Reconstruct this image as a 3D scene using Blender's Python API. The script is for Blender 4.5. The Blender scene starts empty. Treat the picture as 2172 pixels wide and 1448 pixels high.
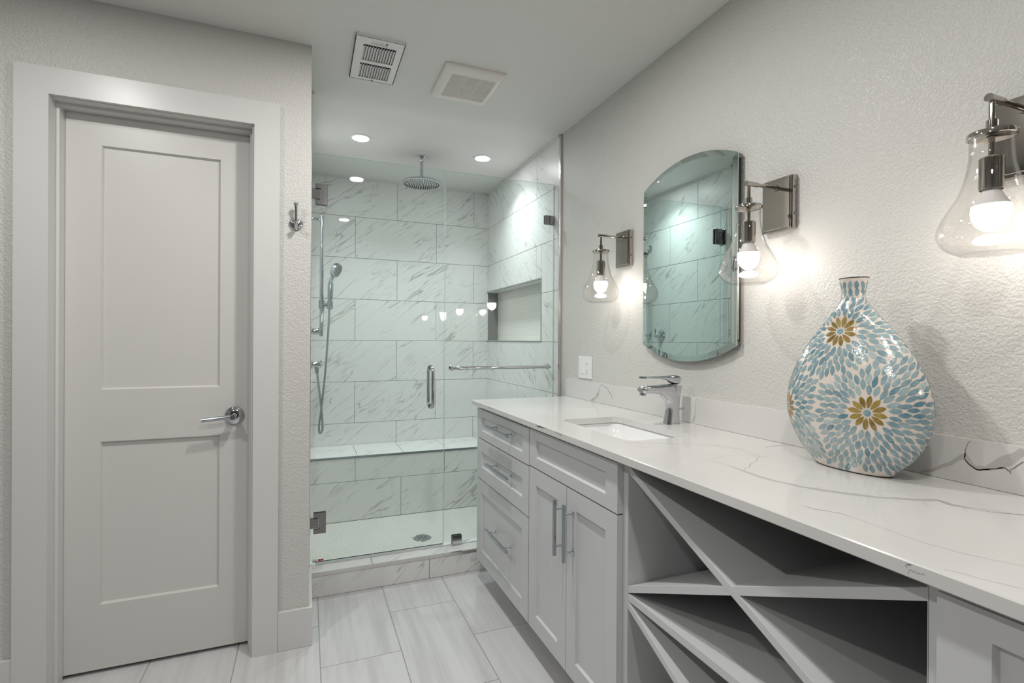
import bpy, bmesh, math, random
from mathutils import Vector, Matrix

# ------------------------------------------------------------------ camera, light, exposure
SC = bpy.context.scene
COL = SC.collection
CAM_H, YAW, PITCH, ROLL, FPX = 1.2562, math.radians(21.941), math.radians(-0.1405), math.radians(0.3613), 1079.28


def make_camera():
    cd = bpy.data.cameras.new('camera')
    cd.sensor_fit = 'HORIZONTAL'
    cd.sensor_width = 36.0
    cd.lens = FPX / 2172.0 * 36.0
    cd.clip_start = 0.02
    co = bpy.data.objects.new('camera', cd)
    COL.objects.link(co)
    r0 = Vector((math.cos(YAW), -math.sin(YAW), 0))
    f0 = Vector((math.sin(YAW), math.cos(YAW), 0))
    z = Vector((0, 0, 1))
    fw = f0 * math.cos(PITCH) + z * math.sin(PITCH)
    up = -f0 * math.sin(PITCH) + z * math.cos(PITCH)
    r = r0 * math.cos(ROLL) + up * math.sin(ROLL)
    u = up * math.cos(ROLL) - r0 * math.sin(ROLL)
    co.matrix_world = Matrix(((r.x, u.x, -fw.x, 0), (r.y, u.y, -fw.y, 0), (r.z, u.z, -fw.z, CAM_H), (0, 0, 0, 1)))
    SC.camera = co


make_camera()
SC.view_settings.view_transform = 'Standard'
SC.view_settings.look = 'None'
SC.view_settings.gamma = 1.0
SC.view_settings.use_curve_mapping = False
SC.view_settings.exposure = 1.97
SC.cycles.max_bounces = 10
SC.cycles.diffuse_bounces = 4
SC.cycles.glossy_bounces = 6
SC.cycles.transparent_max_bounces = 24
SC.cycles.caustics_reflective = False
SC.cycles.caustics_refractive = False
SC.cycles.sample_clamp_indirect = 6.0
wd = bpy.data.worlds.new('world')
SC.world = wd
wd.use_nodes = True
wd.node_tree.nodes['Background'].inputs[0].default_value = (0.55, 0.6, 0.66, 1)
wd.node_tree.nodes['Background'].inputs[1].default_value = 0.6
# lamp strengths: recessed lights in watts, bulbs in W/m2/sr of the glowing glass
P_SHOWER, P_ROOM, P_LEFT, E_BULB = 1.35, 2.2, 2.2, 11.8
E_LENS = 22.0

# ------------------------------------------------------------------ key dimensions (metres)
W = 1.3787          # painted right wall
XR = 1.3707         # tile face of the right shower wall
XL = 0.0124         # left shower wall / end of the far wall
Y1 = 2.2515         # far wall with the door
YT = 2.664          # where wall tile starts
YG = 2.7417         # glass
D = 3.9537          # back of shower
ZC = 2.4603         # ceiling
TH = 0.3068         # tile pitch
ZT = 2.1673         # first grout line
ZP = 0.0399         # shower pan
XB, YN = -1.75, -1.5  # left and near walls of the room
CT, CB = 0.9443, 0.9205  # worktop top and underside
XCF, YCE = 0.7986, 2.539  # worktop front edge and far end
XD, XF = 0.822, 0.842     # door faces, cabinet frame plane
YEND = -0.87

# ------------------------------------------------------------------ mesh builder
ORG = {}


class MB:
    def __init__(s):
        s.v, s.f, s.m, s.uv = [], [], [], []

    def vert(s, p):
        s.v.append(Vector(p))
        return len(s.v) - 1

    def face(s, idx, m=0, uv=None):
        s.f.append(tuple(idx)); s.m.append(m); s.uv.append(uv)

    def poly(s, pts, m=0, uv=None):
        s.face([s.vert(p) for p in pts], m, uv)

    def box(s, x0, x1, y0, y1, z0, z1, m=0):
        if x0 > x1: x0, x1 = x1, x0
        if y0 > y1: y0, y1 = y1, y0
        if z0 > z1: z0, z1 = z1, z0
        i = [s.vert((x, y, z)) for z in (z0, z1) for y in (y0, y1) for x in (x0, x1)]
        for q in ((0, 2, 3, 1), (4, 5, 7, 6), (0, 1, 5, 4), (2, 6, 7, 3), (0, 4, 6, 2), (1, 3, 7, 5)):
            s.face([i[k] for k in q], m)
        return s

    def loft(s, rings, m=0, cap=True, close=True):
        n = len(rings[0])
        idx = [[s.vert(p) for p in r] for r in rings]
        for a, b in zip(idx, idx[1:]):
            for k in range(n if close else n - 1):
                j = (k + 1) % n
                s.face((a[k], a[j], b[j], b[k]), m)
        if cap:
            s.face(list(reversed(idx[0])), m)
            s.face(idx[-1], m)
        return s

    def cyl(s, p0, p1, r0, r1=None, n=24, m=0, cap=True):
        r1 = r0 if r1 is None else r1
        p0, p1 = Vector(p0), Vector(p1)
        d = (p1 - p0).normalized()
        a = d.orthogonal().normalized(); b = d.cross(a)
        R = [[p + (a * math.cos(t) + b * math.sin(t)) * r for t in [2 * math.pi * k / n for k in range(n)]] for p, r in ((p0, r0), (p1, r1))]
        return s.loft(R, m, cap)

    def lathe(s, prof, o, axis=(0, 0, 1), n=40, m=0, cap=False):
        """prof: list of (radius, distance along axis)"""
        o = Vector(o); d = Vector(axis).normalized()
        a = d.orthogonal().normalized(); b = d.cross(a)
        R = []
        for r, h in prof:
            r = max(r, 1e-5)
            R.append([o + d * h + (a * math.cos(t) + b * math.sin(t)) * r for t in [2 * math.pi * k / n for k in range(n)]])
        return s.loft(R, m, cap)

    def tube(s, path, r, n=14, m=0, cap=True):
        pts = [Vector(p) for p in path]
        rr = r if isinstance(r, (list, tuple)) else [r] * len(pts)
        t0 = (pts[1] - pts[0]).normalized()
        a = t0.orthogonal().normalized()
        R = []
        for i, p in enumerate(pts):
            t = (pts[min(i + 1, len(pts) - 1)] - pts[max(i - 1, 0)]).normalized()
            a = (a - t * a.dot(t)).normalized()
            b = t.cross(a)
            R.append([p + (a * math.cos(q) + b * math.sin(q)) * rr[i] for q in [2 * math.pi * k / n for k in range(n)]])
        return s.loft(R, m, cap)

    def prism(s, poly, fn, a, b, m=0):
        """poly: 2d outline, fn(u,v,w)->point, extruded from w=a to w=b"""
        return s.loft([[fn(u, v, a) for u, v in poly], [fn(u, v, b) for u, v in poly]], m, True)

    def build(s, name, mats, parent=None, smooth=35, bevel=0.0, seg=2, recalc=True):
        o = ORG.get(parent.name, Vector((0, 0, 0))) if parent else Vector((0, 0, 0))
        me = bpy.data.meshes.new(name)
        me.from_pydata([tuple(p - o) for p in s.v], [], s.f)
        mats = mats if isinstance(mats, (list, tuple)) else [mats]
        for mm in mats: me.materials.append(mm)
        me.polygons.foreach_set('material_index', s.m)
        if any(u is not None for u in s.uv):
            l = me.uv_layers.new(name='tile_uv')
            k = 0
            for f, u in zip(s.f, s.uv):
                for j in range(len(f)):
                    l.data[k].uv = u[j] if u else (0, 0)
                    k += 1
        me.validate(); me.update()
        if recalc:
            bm = bmesh.new(); bm.from_mesh(me)
            bmesh.ops.recalc_face_normals(bm, faces=bm.faces)
            bm.to_mesh(me); bm.free()
        if smooth:
            me.polygons.foreach_set('use_smooth', [True] * len(me.polygons))
            me.set_sharp_from_angle(angle=math.radians(smooth))
        ob = bpy.data.objects.new(name, me)
        COL.objects.link(ob)
        if parent:
            ob.parent = parent
        ORG[ob.name] = o
        if bevel:
            b = ob.modifiers.new('bevel', 'BEVEL')
            b.width = bevel; b.segments = seg; b.limit_method = 'ANGLE'; b.angle_limit = math.radians(40)
            b.harden_normals = False
        return ob


def tag(o, label, cat, group=None, kind=None):
    o['label'] = label
    o['category'] = cat
    if group: o['group'] = group
    if kind: o['kind'] = kind
    return o


def thing(name, loc, label, cat, group=None, kind=None):
    o = bpy.data.objects.new(name, None)
    o.empty_display_size = 0.05
    COL.objects.link(o)
    o.location = loc
    ORG[o.name] = Vector(loc)
    return tag(o, label, cat, group, kind)


def copy_tree(o, offset, label=None, parent=None):
    c = o.copy()
    COL.objects.link(c)
    if parent:
        c.parent = parent
    else:
        c.location = Vector(o.location) + Vector(offset)
        c['label'] = label
    ORG[c.name] = ORG[o.name] + Vector(offset)
    for ch in list(o.children):
        copy_tree(ch, offset, None, c)
    return c


def struct(o, label, cat):
    return tag(o, label, cat, kind='structure')


# ------------------------------------------------------------------ materials
def nt(name):
    m = bpy.data.materials.new(name)
    m.use_nodes = True
    n = m.node_tree.nodes; l = m.node_tree.links
    return m, n, l, n['Principled BSDF']


def plain(name, col, rough=0.5, metal=0.0, spec=0.5, coat=0.0):
    m, n, l, b = nt(name)
    b.inputs['Base Color'].default_value = (*col, 1)
    b.inputs['Roughness'].default_value = rough
    b.inputs['Metallic'].default_value = metal
    b.inputs['Specular IOR Level'].default_value = spec
    b.inputs['Coat Weight'].default_value = coat
    return m


def add(n, t, **kw):
    x = n.new(t)
    for k, v in kw.items():
        if k in x.inputs: x.inputs[k].default_value = v
        else: setattr(x, k, v)
    return x


def math_node(n, l, op, a, b=None, c=None, clamp=False):
    x = n.new('ShaderNodeMath'); x.operation = op; x.use_clamp = clamp
    for i, q in enumerate((a, b, c)):
        if q is None: continue
        if isinstance(q, (int, float)): x.inputs[i].default_value = q
        else: l.new(q, x.inputs[i])
    return x.outputs[0]


def ramp(n, l, fac, stops):
    r = n.new('ShaderNodeValToRGB')
    e = r.color_ramp.elements
    while len(e) < len(stops): e.new(0.5)
    for i, (p, c) in enumerate(stops):
        e[i].position = p
        e[i].color = (*c, 1) if len(c) == 3 else c
    l.new(fac, r.inputs[0])
    return r.outputs[0]


def g3(v):
    return (v, v, v)


def painted_wall(name, col, scale=130, strength=0.35, rough=0.42):
    """orange peel texture"""
    m, n, l, b = nt(name)
    b.inputs['Base Color'].default_value = (*col, 1)
    b.inputs['Roughness'].default_value = rough
    tc = n.new('ShaderNodeTexCoord')
    a = add(n, 'ShaderNodeTexNoise', Scale=scale, Detail=2.0, Roughness=0.45)
    l.new(tc.outputs['Object'], a.inputs['Vector'])
    r = ramp(n, l, a.outputs['Fac'], [(0.36, g3(0)), (0.64, g3(1))])
    bp = add(n, 'ShaderNodeBump', Strength=strength, Distance=0.0025)
    l.new(r, bp.inputs['Height'])
    l.new(bp.outputs[0], b.inputs['Normal'])
    return m


def marble_tile(name, base, vein, warm):
    """porcelain with diagonal veins; tile_uv is in metres with a random shift per tile"""
    m, n, l, b = nt(name)
    uv = add(n, 'ShaderNodeUVMap', uv_map='tile_uv')
    mp = n.new('ShaderNodeMapping')
    mp.inputs['Rotation'].default_value = (0, 0, math.radians(-38))
    l.new(uv.outputs[0], mp.inputs[0])
    warp = add(n, 'ShaderNodeTexNoise', Scale=2.6, Detail=3.0, Roughness=0.5)
    l.new(uv.outputs[0], warp.inputs['Vector'])
    wsub = n.new('ShaderNodeVectorMath'); wsub.operation = 'SUBTRACT'; wsub.inputs[1].default_value = (.5, .5, .5)
    l.new(warp.outputs['Color'], wsub.inputs[0])
    wsc = n.new('ShaderNodeVectorMath'); wsc.operation = 'SCALE'; wsc.inputs['Scale'].default_value = 0.085
    l.new(wsub.outputs[0], wsc.inputs[0])
    ad = n.new('ShaderNodeVectorMath'); ad.operation = 'ADD'
    l.new(mp.outputs[0], ad.inputs[0]); l.new(wsc.outputs[0], ad.inputs[1])

    def veins(sx, sy, seed, width):
        ms = n.new('ShaderNodeMapping')
        ms.inputs['Scale'].default_value = (sx, sy, 1)
        ms.inputs['Location'].default_value = (seed, seed * 1.7, seed * .3)
        l.new(ad.outputs[0], ms.inputs[0])
        t = add(n, 'ShaderNodeTexNoise', Scale=1.0, Detail=3.0, Roughness=0.55)
        l.new(ms.outputs[0], t.inputs['Vector'])
        d = math_node(n, l, 'ABSOLUTE', math_node(n, l, 'SUBTRACT', t.outputs['Fac'], 0.5))
        return math_node(n, l, 'SUBTRACT', 1.0, math_node(n, l, 'DIVIDE', d, width, clamp=True), clamp=True)
    v1 = veins(1.1, 8.0, 3.1, 0.013)
    v2 = veins(1.7, 15.0, 9.7, 0.015)
    big = add(n, 'ShaderNodeTexNoise', Scale=3.0, Detail=2.0)
    l.new(uv.outputs[0], big.inputs['Vector'])
    mk = ramp(n, l, big.outputs['Fac'], [(0.42, g3(0.0)), (0.58, g3(1))])
    big2 = add(n, 'ShaderNodeTexNoise', Scale=2.2, Detail=2.0)
    mo = n.new('ShaderNodeMapping'); mo.inputs['Location'].default_value = (7, 3, 1)
    l.new(uv.outputs[0], mo.inputs[0]); l.new(mo.outputs[0], big2.inputs['Vector'])
    mk2 = ramp(n, l, big2.outputs['Fac'], [(0.42, g3(0)), (0.58, g3(1))])
    f1 = math_node(n, l, 'MULTIPLY', v1, mk)
    f2 = math_node(n, l, 'MULTIPLY', math_node(n, l, 'MULTIPLY', v2, mk2), 0.6)
    f = math_node(n, l, 'MULTIPLY', math_node(n, l, 'MAXIMUM', f1, f2), 0.66, clamp=True)
    cn = add(n, 'ShaderNodeTexNoise', Scale=5.0, Detail=1.0)
    l.new(uv.outputs[0], cn.inputs['Vector'])
    vc = ramp(n, l, cn.outputs['Fac'], [(0.50, vein), (0.66, warm)])
    mix = n.new('ShaderNodeMix'); mix.data_type = 'RGBA'
    mix.inputs[6].default_value = (*base, 1)
    l.new(f, mix.inputs[0]); l.new(vc, mix.inputs[7])
    l.new(mix.outputs[2], b.inputs['Base Color'])
    b.inputs['Roughness'].default_value = 0.36
    b.inputs['Specular IOR Level'].default_value = 0.35
    return m


def floor_tile(name):
    m, n, l, b = nt(name)
    uv = add(n, 'ShaderNodeUVMap', uv_map='tile_uv')
    mp = n.new('ShaderNodeMapping'); mp.inputs['Scale'].default_value = (34, 1.6, 1)
    l.new(uv.outputs[0], mp.inputs[0])
    t = add(n, 'ShaderNodeTexNoise', Scale=1.0, Detail=5.0, Roughness=0.62, Distortion=0.3)
    l.new(mp.outputs[0], t.inputs['Vector'])
    mp2 = n.new('ShaderNodeMapping'); mp2.inputs['Scale'].default_value = (9, 0.8, 1)
    l.new(uv.outputs[0], mp2.inputs[0])
    t2 = add(n, 'ShaderNodeTexNoise', Scale=1.0, Detail=2.0, Roughness=0.5)
    l.new(mp2.outputs[0], t2.inputs['Vector'])
    f = math_node(n, l, 'ADD', math_node(n, l, 'MULTIPLY', t.outputs['Fac'], 0.55), math_node(n, l, 'MULTIPLY', t2.outputs['Fac'], 0.45))
    c = ramp(n, l, f, [(0.30, (0.48, 0.472, 0.475)), (0.5, (0.60, 0.592, 0.597)), (0.66, (0.655, 0.65, 0.655))])
    l.new(c, b.inputs['Base Color'])
    b.inputs['Roughness'].default_value = 0.3
    return m


def quartz(name):
    m, n, l, b = nt(name)
    tc = n.new('ShaderNodeTexCoord')
    w = add(n, 'ShaderNodeTexNoise', Scale=2.5, Detail=3.0)
    l.new(tc.outputs['Object'], w.inputs['Vector'])
    s = n.new('ShaderNodeVectorMath'); s.operation = 'SCALE'; s.inputs['Scale'].default_value = 0.35
    l.new(w.outputs['Color'], s.inputs[0])
    a = n.new('ShaderNodeVectorMath'); a.operation = 'ADD'
    l.new(tc.outputs['Object'], a.inputs[0]); l.new(s.outputs[0], a.inputs[1])
    t = add(n, 'ShaderNodeTexNoise', Scale=2.4, Detail=3.0, Roughness=0.5)
    l.new(a.outputs[0], t.inputs['Vector'])
    d = math_node(n, l, 'ABSOLUTE', math_node(n, l, 'SUBTRACT', t.outputs['Fac'], 0.5))
    v = math_node(n, l, 'SUBTRACT', 1.0, math_node(n, l, 'DIVIDE', d, 0.006, clamp=True), clamp=True)
    k = add(n, 'ShaderNodeTexNoise', Scale=3.3, Detail=2.0)
    l.new(tc.outputs['Object'], k.inputs['Vector'])
    mk = ramp(n, l, k.outputs['Fac'], [(0.56, g3(0)), (0.72, g3(0.3))])
    f = math_node(n, l, 'MULTIPLY', v, mk)
    cl = add(n, 'ShaderNodeTexNoise', Scale=1.6, Detail=2.0)
    l.new(tc.outputs['Object'], cl.inputs['Vector'])
    base = ramp(n, l, cl.outputs['Fac'], [(0.35, (0.63, 0.62, 0.605)), (0.65, (0.70, 0.69, 0.675))])
    mix = n.new('ShaderNodeMix'); mix.data_type = 'RGBA'
    mix.inputs[7].default_value = (0.38, 0.37, 0.36, 1)
    l.new(f, mix.inputs[0]); l.new(base, mix.inputs[6])
    l.new(mix.outputs[2], b.inputs['Base Color'])
    b.inputs['Roughness'].default_value = 0.13
    return m


def thin_glass(name, tint, ior=1.5, rough=0.0, boost=1.0):
    """clear pane: see-through, with fresnel mirror reflection"""
    m = bpy.data.materials.new(name); m.use_nodes = True
    n = m.node_tree.nodes; l = m.node_tree.links
    n.clear()
    out = n.new('ShaderNodeOutputMaterial')
    tr = n.new('ShaderNodeBsdfTransparent'); tr.inputs[0].default_value = (*tint, 1)
    gl = n.new('ShaderNodeBsdfGlossy'); gl.inputs['Roughness'].default_value = rough
    ge = n.new('ShaderNodeNewGeometry')
    mixv = n.new('ShaderNodeMix'); mixv.data_type = 'FLOAT'
    mixv.inputs[2].default_value = ior; mixv.inputs[3].default_value = 1.0 / ior
    l.new(ge.outputs['Backfacing'], mixv.inputs[0])
    fr = n.new('ShaderNodeFresnel')
    l.new(mixv.outputs[0], fr.inputs['IOR'])
    fac = math_node(n, l, 'MULTIPLY', fr.outputs[0], boost, clamp=True)
    mx = n.new('ShaderNodeMixShader')
    l.new(fac, mx.inputs[0]); l.new(tr.outputs[0], mx.inputs[1]); l.new(gl.outputs[0], mx.inputs[2])
    l.new(mx.outputs[0], out.inputs[0])
    return m


def emitter(name, col, strength):
    m = bpy.data.materials.new(name); m.use_nodes = True
    n = m.node_tree.nodes; l = m.node_tree.links
    n.clear()
    out = n.new('ShaderNodeOutputMaterial')
    e = n.new('ShaderNodeEmission'); e.inputs[0].default_value = (*col, 1); e.inputs[1].default_value = strength
    l.new(e.outputs[0], out.inputs[0])
    return m


def shell_mosaic(name, dark, light, rough=0.16, scale=60):
    """capiz shell petals: tint from the per-petal colour attribute, mottled"""
    m, n, l, b = nt(name)
    at = add(n, 'ShaderNodeAttribute', attribute_name='tint')
    tc = n.new('ShaderNodeTexCoord')
    t = add(n, 'ShaderNodeTexNoise', Scale=scale, Detail=3.0)
    l.new(tc.outputs['Object'], t.inputs['Vector'])
    f = math_node(n, l, 'ADD', math_node(n, l, 'MULTIPLY', at.outputs['Fac'], 0.75), math_node(n, l, 'MULTIPLY', math_node(n, l, 'SUBTRACT', t.outputs['Fac'], 0.37), 0.9), clamp=True)
    c = ramp(n, l, f, [(0.0, dark), (1.0, light)])
    l.new(c, b.inputs['Base Color'])
    b.inputs['Roughness'].default_value = rough
    b.inputs['Coat Weight'].default_value = 0.6
    b.inputs['Coat Roughness'].default_value = 0.06
    return m


def lacquer(name, col):
    m, n, l, b = nt(name)
    b.inputs['Base Color'].default_value = (*col, 1)
    b.inputs['Roughness'].default_value = 0.2
    b.inputs['Coat Weight'].default_value = 0.6
    b.inputs['Coat Roughness'].default_value = 0.06
    return m


def bumpy(m, scale, strength, dist=0.002):
    n = m.node_tree.nodes; l = m.node_tree.links
    b = n['Principled BSDF']
    tc = n.new('ShaderNodeTexCoord')
    t = add(n, 'ShaderNodeTexNoise', Scale=scale, Detail=1.5)
    l.new(tc.outputs['Object'], t.inputs['Vector'])
    bp = add(n, 'ShaderNodeBump', Strength=strength, Distance=dist)
    l.new(t.outputs['Fac'], bp.inputs['Height'])
    l.new(bp.outputs[0], b.inputs['Normal'])
    l.new(bp.outputs[0], b.inputs['Coat Normal'])
    return m


M_WALL = painted_wall('wall_paint', (0.60, 0.595, 0.568), scale=165, strength=0.42)
M_CEIL = painted_wall('ceiling_paint', (0.72, 0.725, 0.70), scale=150, strength=0.12, rough=0.6)
M_WALLD = painted_wall('fill_cut_wall_paint', (0.22, 0.21, 0.20))  # invented dark tone for the unseen walls, lowers bounce light
M_TRIM = plain('trim_paint', (0.65, 0.645, 0.63), 0.32)
M_DOOR = plain('door_paint', (0.62, 0.615, 0.59), 0.36)
M_CAB = plain('cabinet_paint', (0.585, 0.592, 0.598), 0.34)
M_TILE = marble_tile('marble_tile', (0.76, 0.755, 0.74), (0.24, 0.235, 0.225), (0.34, 0.29, 0.21))
M_GROUT = plain('grout', (0.24, 0.235, 0.22), 0.8)
M_FGROUT = plain('floor_grout', (0.34, 0.32, 0.295), 0.8)
M_FLOOR = floor_tile('floor_tile')
M_HEX = plain('hex_mosaic', (0.74, 0.73, 0.69), 0.28)
M_HEXG = plain('hex_grout', (0.38, 0.365, 0.33), 0.8)
M_QUARTZ = quartz('quartz')
M_VEIN = plain('quartz_vein', (0.47, 0.455, 0.44), 0.14)
M_VEIND = plain('quartz_vein_dark', (0.22, 0.21, 0.21), 0.14)
M_CHROME = plain('chrome', (0.60, 0.61, 0.635), 0.05, 1.0)
M_BRUSH = plain('brushed_chrome', (0.43, 0.475, 0.50), 0.22, 1.0)
M_NICKEL = plain('polished_nickel', (0.50, 0.465, 0.425), 0.06, 1.0)
M_HINGE = plain('hinge_metal', (0.24, 0.235, 0.235), 0.14, 1.0)
M_EDGE = plain('tile_edge_metal', (0.74, 0.70, 0.66), 0.22, 1.0)
M_DARK = plain('dark_shade_and_screws', (0.015, 0.015, 0.015), 0.7)  # near-black stands in for shade in openings; also colours the vent screws
M_RUBBER = plain('dark_rubber', (0.03, 0.03, 0.035), 0.5)
M_WHITE = plain('white_plastic', (0.80, 0.80, 0.79), 0.3)
M_VENT = plain('vent_enamel', (0.80, 0.80, 0.79), 0.35)
M_CREAMP = plain('fan_plastic', (0.80, 0.775, 0.74), 0.4)
M_CERAMIC = plain('white_ceramic', (0.86, 0.86, 0.86), 0.08)
M_GLASS = thin_glass('shower_glass', (0.942, 0.978, 0.967))
M_GEDGE = plain('glass_edge', (0.56, 0.70, 0.67), 0.12)
M_SHADE = thin_glass('clear_shade_glass', (0.985, 0.98, 0.975))
M_MIRROR = plain('mirror_silver', (0.60, 0.70, 0.675), 0.0, 1.0)
M_HOSE = plain('hose_metal', (0.45, 0.49, 0.51), 0.3, 1.0)
M_LED = emitter('led_lens', (0.95, 0.985, 1.0), E_LENS)
M_BULB = emitter('bulb_glow', (1.0, 0.925, 0.855), E_BULB)
M_BULBN = plain('bulb_neck', (0.85, 0.84, 0.82), 0.4)
M_RED = plain('sticker_red', (0.45, 0.02, 0.02), 0.4)
M_STK = plain('sticker_clear', (0.62, 0.66, 0.65), 0.4)
M_INK = plain('sticker_ink', (0.10, 0.11, 0.12), 0.5)
M_SHELLB = bumpy(shell_mosaic('blue_shell', (0.095, 0.215, 0.275), (0.43, 0.52, 0.52)), 150, 0.25)
M_SHELLG = bumpy(shell_mosaic('amber_shell', (0.13, 0.075, 0.012), (0.50, 0.36, 0.10), scale=90), 150, 0.25)
M_VASE = bumpy(lacquer('cream_grout', (0.70, 0.63, 0.56)), 110, 0.25)

# ------------------------------------------------------------------ surfaces made of tiles
RND = random.Random(7)


def tile_slab(mb, fn, u0, u1, v0, v1, t=0.002, gap=0.003, m=0, uvrot=False):
    """one bevelled tile; fn(u,v,w) maps tile plane to world, w outwards"""
    if u1 - u0 < 0.008 or v1 - v0 < 0.008: return
    g = gap / 2; c = 0.0012
    U0, U1, V0, V1 = u0 + g, u1 - g, v0 + g, v1 - g
    ou, ov = RND.uniform(0, 40), RND.uniform(0, 40)
    def P(u, v, w): return fn(u, v, w)
    a = [(U0, V0), (U1, V0), (U1, V1), (U0, V1)]
    b = [(U0 + c, V0 + c), (U1 - c, V0 + c), (U1 - c, V1 - c), (U0 + c, V1 - c)]
    A0 = [mb.vert(P(u, v, -0.001)) for u, v in a]
    A1 = [mb.vert(P(u, v, t - c * 0.6)) for u, v in a]
    B = [mb.vert(P(u, v, t)) for u, v in b]
    def uvs(q): return [((v + ov, u + ou) if uvrot else (u + ou, v + ov)) for u, v in q]
    mb.face(B, m, uvs(b))
    for k in range(4):
        j = (k + 1) % 4
        mb.face((A1[k], A1[j], B[j], B[k]), m, uvs([a[k], a[j], b[j], b[k]]))
        mb.face((A0[k], A0[j], A1[j], A1[k]), m, uvs([a[k], a[j], a[j], a[k]]))


def split_hole(r, h):
    """rectangle minus hole -> list of rectangles"""
    u0, u1, v0, v1 = r
    if h is None: return [r]
    a0, a1, b0, b1 = h
    if u1 <= a0 or u0 >= a1 or v1 <= b0 or v0 >= b1: return [r]
    out = []
    if u0 < a0: out.append((u0, a0, v0, v1))
    if u1 > a1: out.append((a1, u1, v0, v1))
    m0, m1 = max(u0, a0), min(u1, a1)
    if v0 < b0: out.append((m0, m1, v0, b0))
    if v1 > b1: out.append((m0, m1, b1, v1))
    return out


def tile_wall(mb, fn, u0, u1, zlo, zhi, seam_a, seam_b, hole=None, t=0.002):
    """running rows of 12 x 24 tiles; seam_a / seam_b: one seam position for odd / even rows"""
    k = -1
    while True:
        z1 = ZT - k * TH; z0 = z1 - TH
        k += 1
        if z0 > zhi: continue
        if z1 < zlo: break
        s = seam_a if (k % 2 == 0) else seam_b
        L = 0.6136
        x = s - math.ceil((s - u0) / L) * L
        while x < u1:
            r = (max(x, u0), min(x + L, u1), max(z0, zlo), min(z1, zhi))
            x += L
            if r[1] - r[0] < .008 or r[3] - r[2] < .008: continue
            for q in split_hole(r, hole):
                tile_slab(mb, fn, *q, t=t)


def hexes(mb, fn, u0, u1, v0, v1, pitch, t, m=0, skip=None):
    r = pitch / math.sqrt(3)
    rr = r * 0.885
    row = 0
    v = v0
    while v < v1 + r:
        u = u0 + (pitch / 2 if row % 2 else 0)
        while u < u1 + pitch / 2:
            if not (skip and skip(u, v)):
                p = []
                for k in range(6):
                    a = math.radians(30 + 60 * k)
                    p.append((min(max(u + rr * math.cos(a), u0), u1), min(max(v + rr * math.sin(a), v0), v1)))
                us = [q[0] for q in p]; vs = [q[1] for q in p]
                if max(us) - min(us) > 0.004 and max(vs) - min(vs) > 0.004:
                    cu, cv = sum(us) / 6, sum(vs) / 6
                    a = [mb.vert(fn(q[0], q[1], 0)) for q in p]
                    b = [mb.vert(fn(cu + (q[0] - cu) * .92, cv + (q[1] - cv) * .92, t)) for q in p]
                    mb.face(b, m)
                    for k in range(6):
                        j = (k + 1) % 6
                        mb.face((a[k], a[j], b[j], b[k]), m)
            u += pitch
        v += r * 1.5
        row += 1


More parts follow.
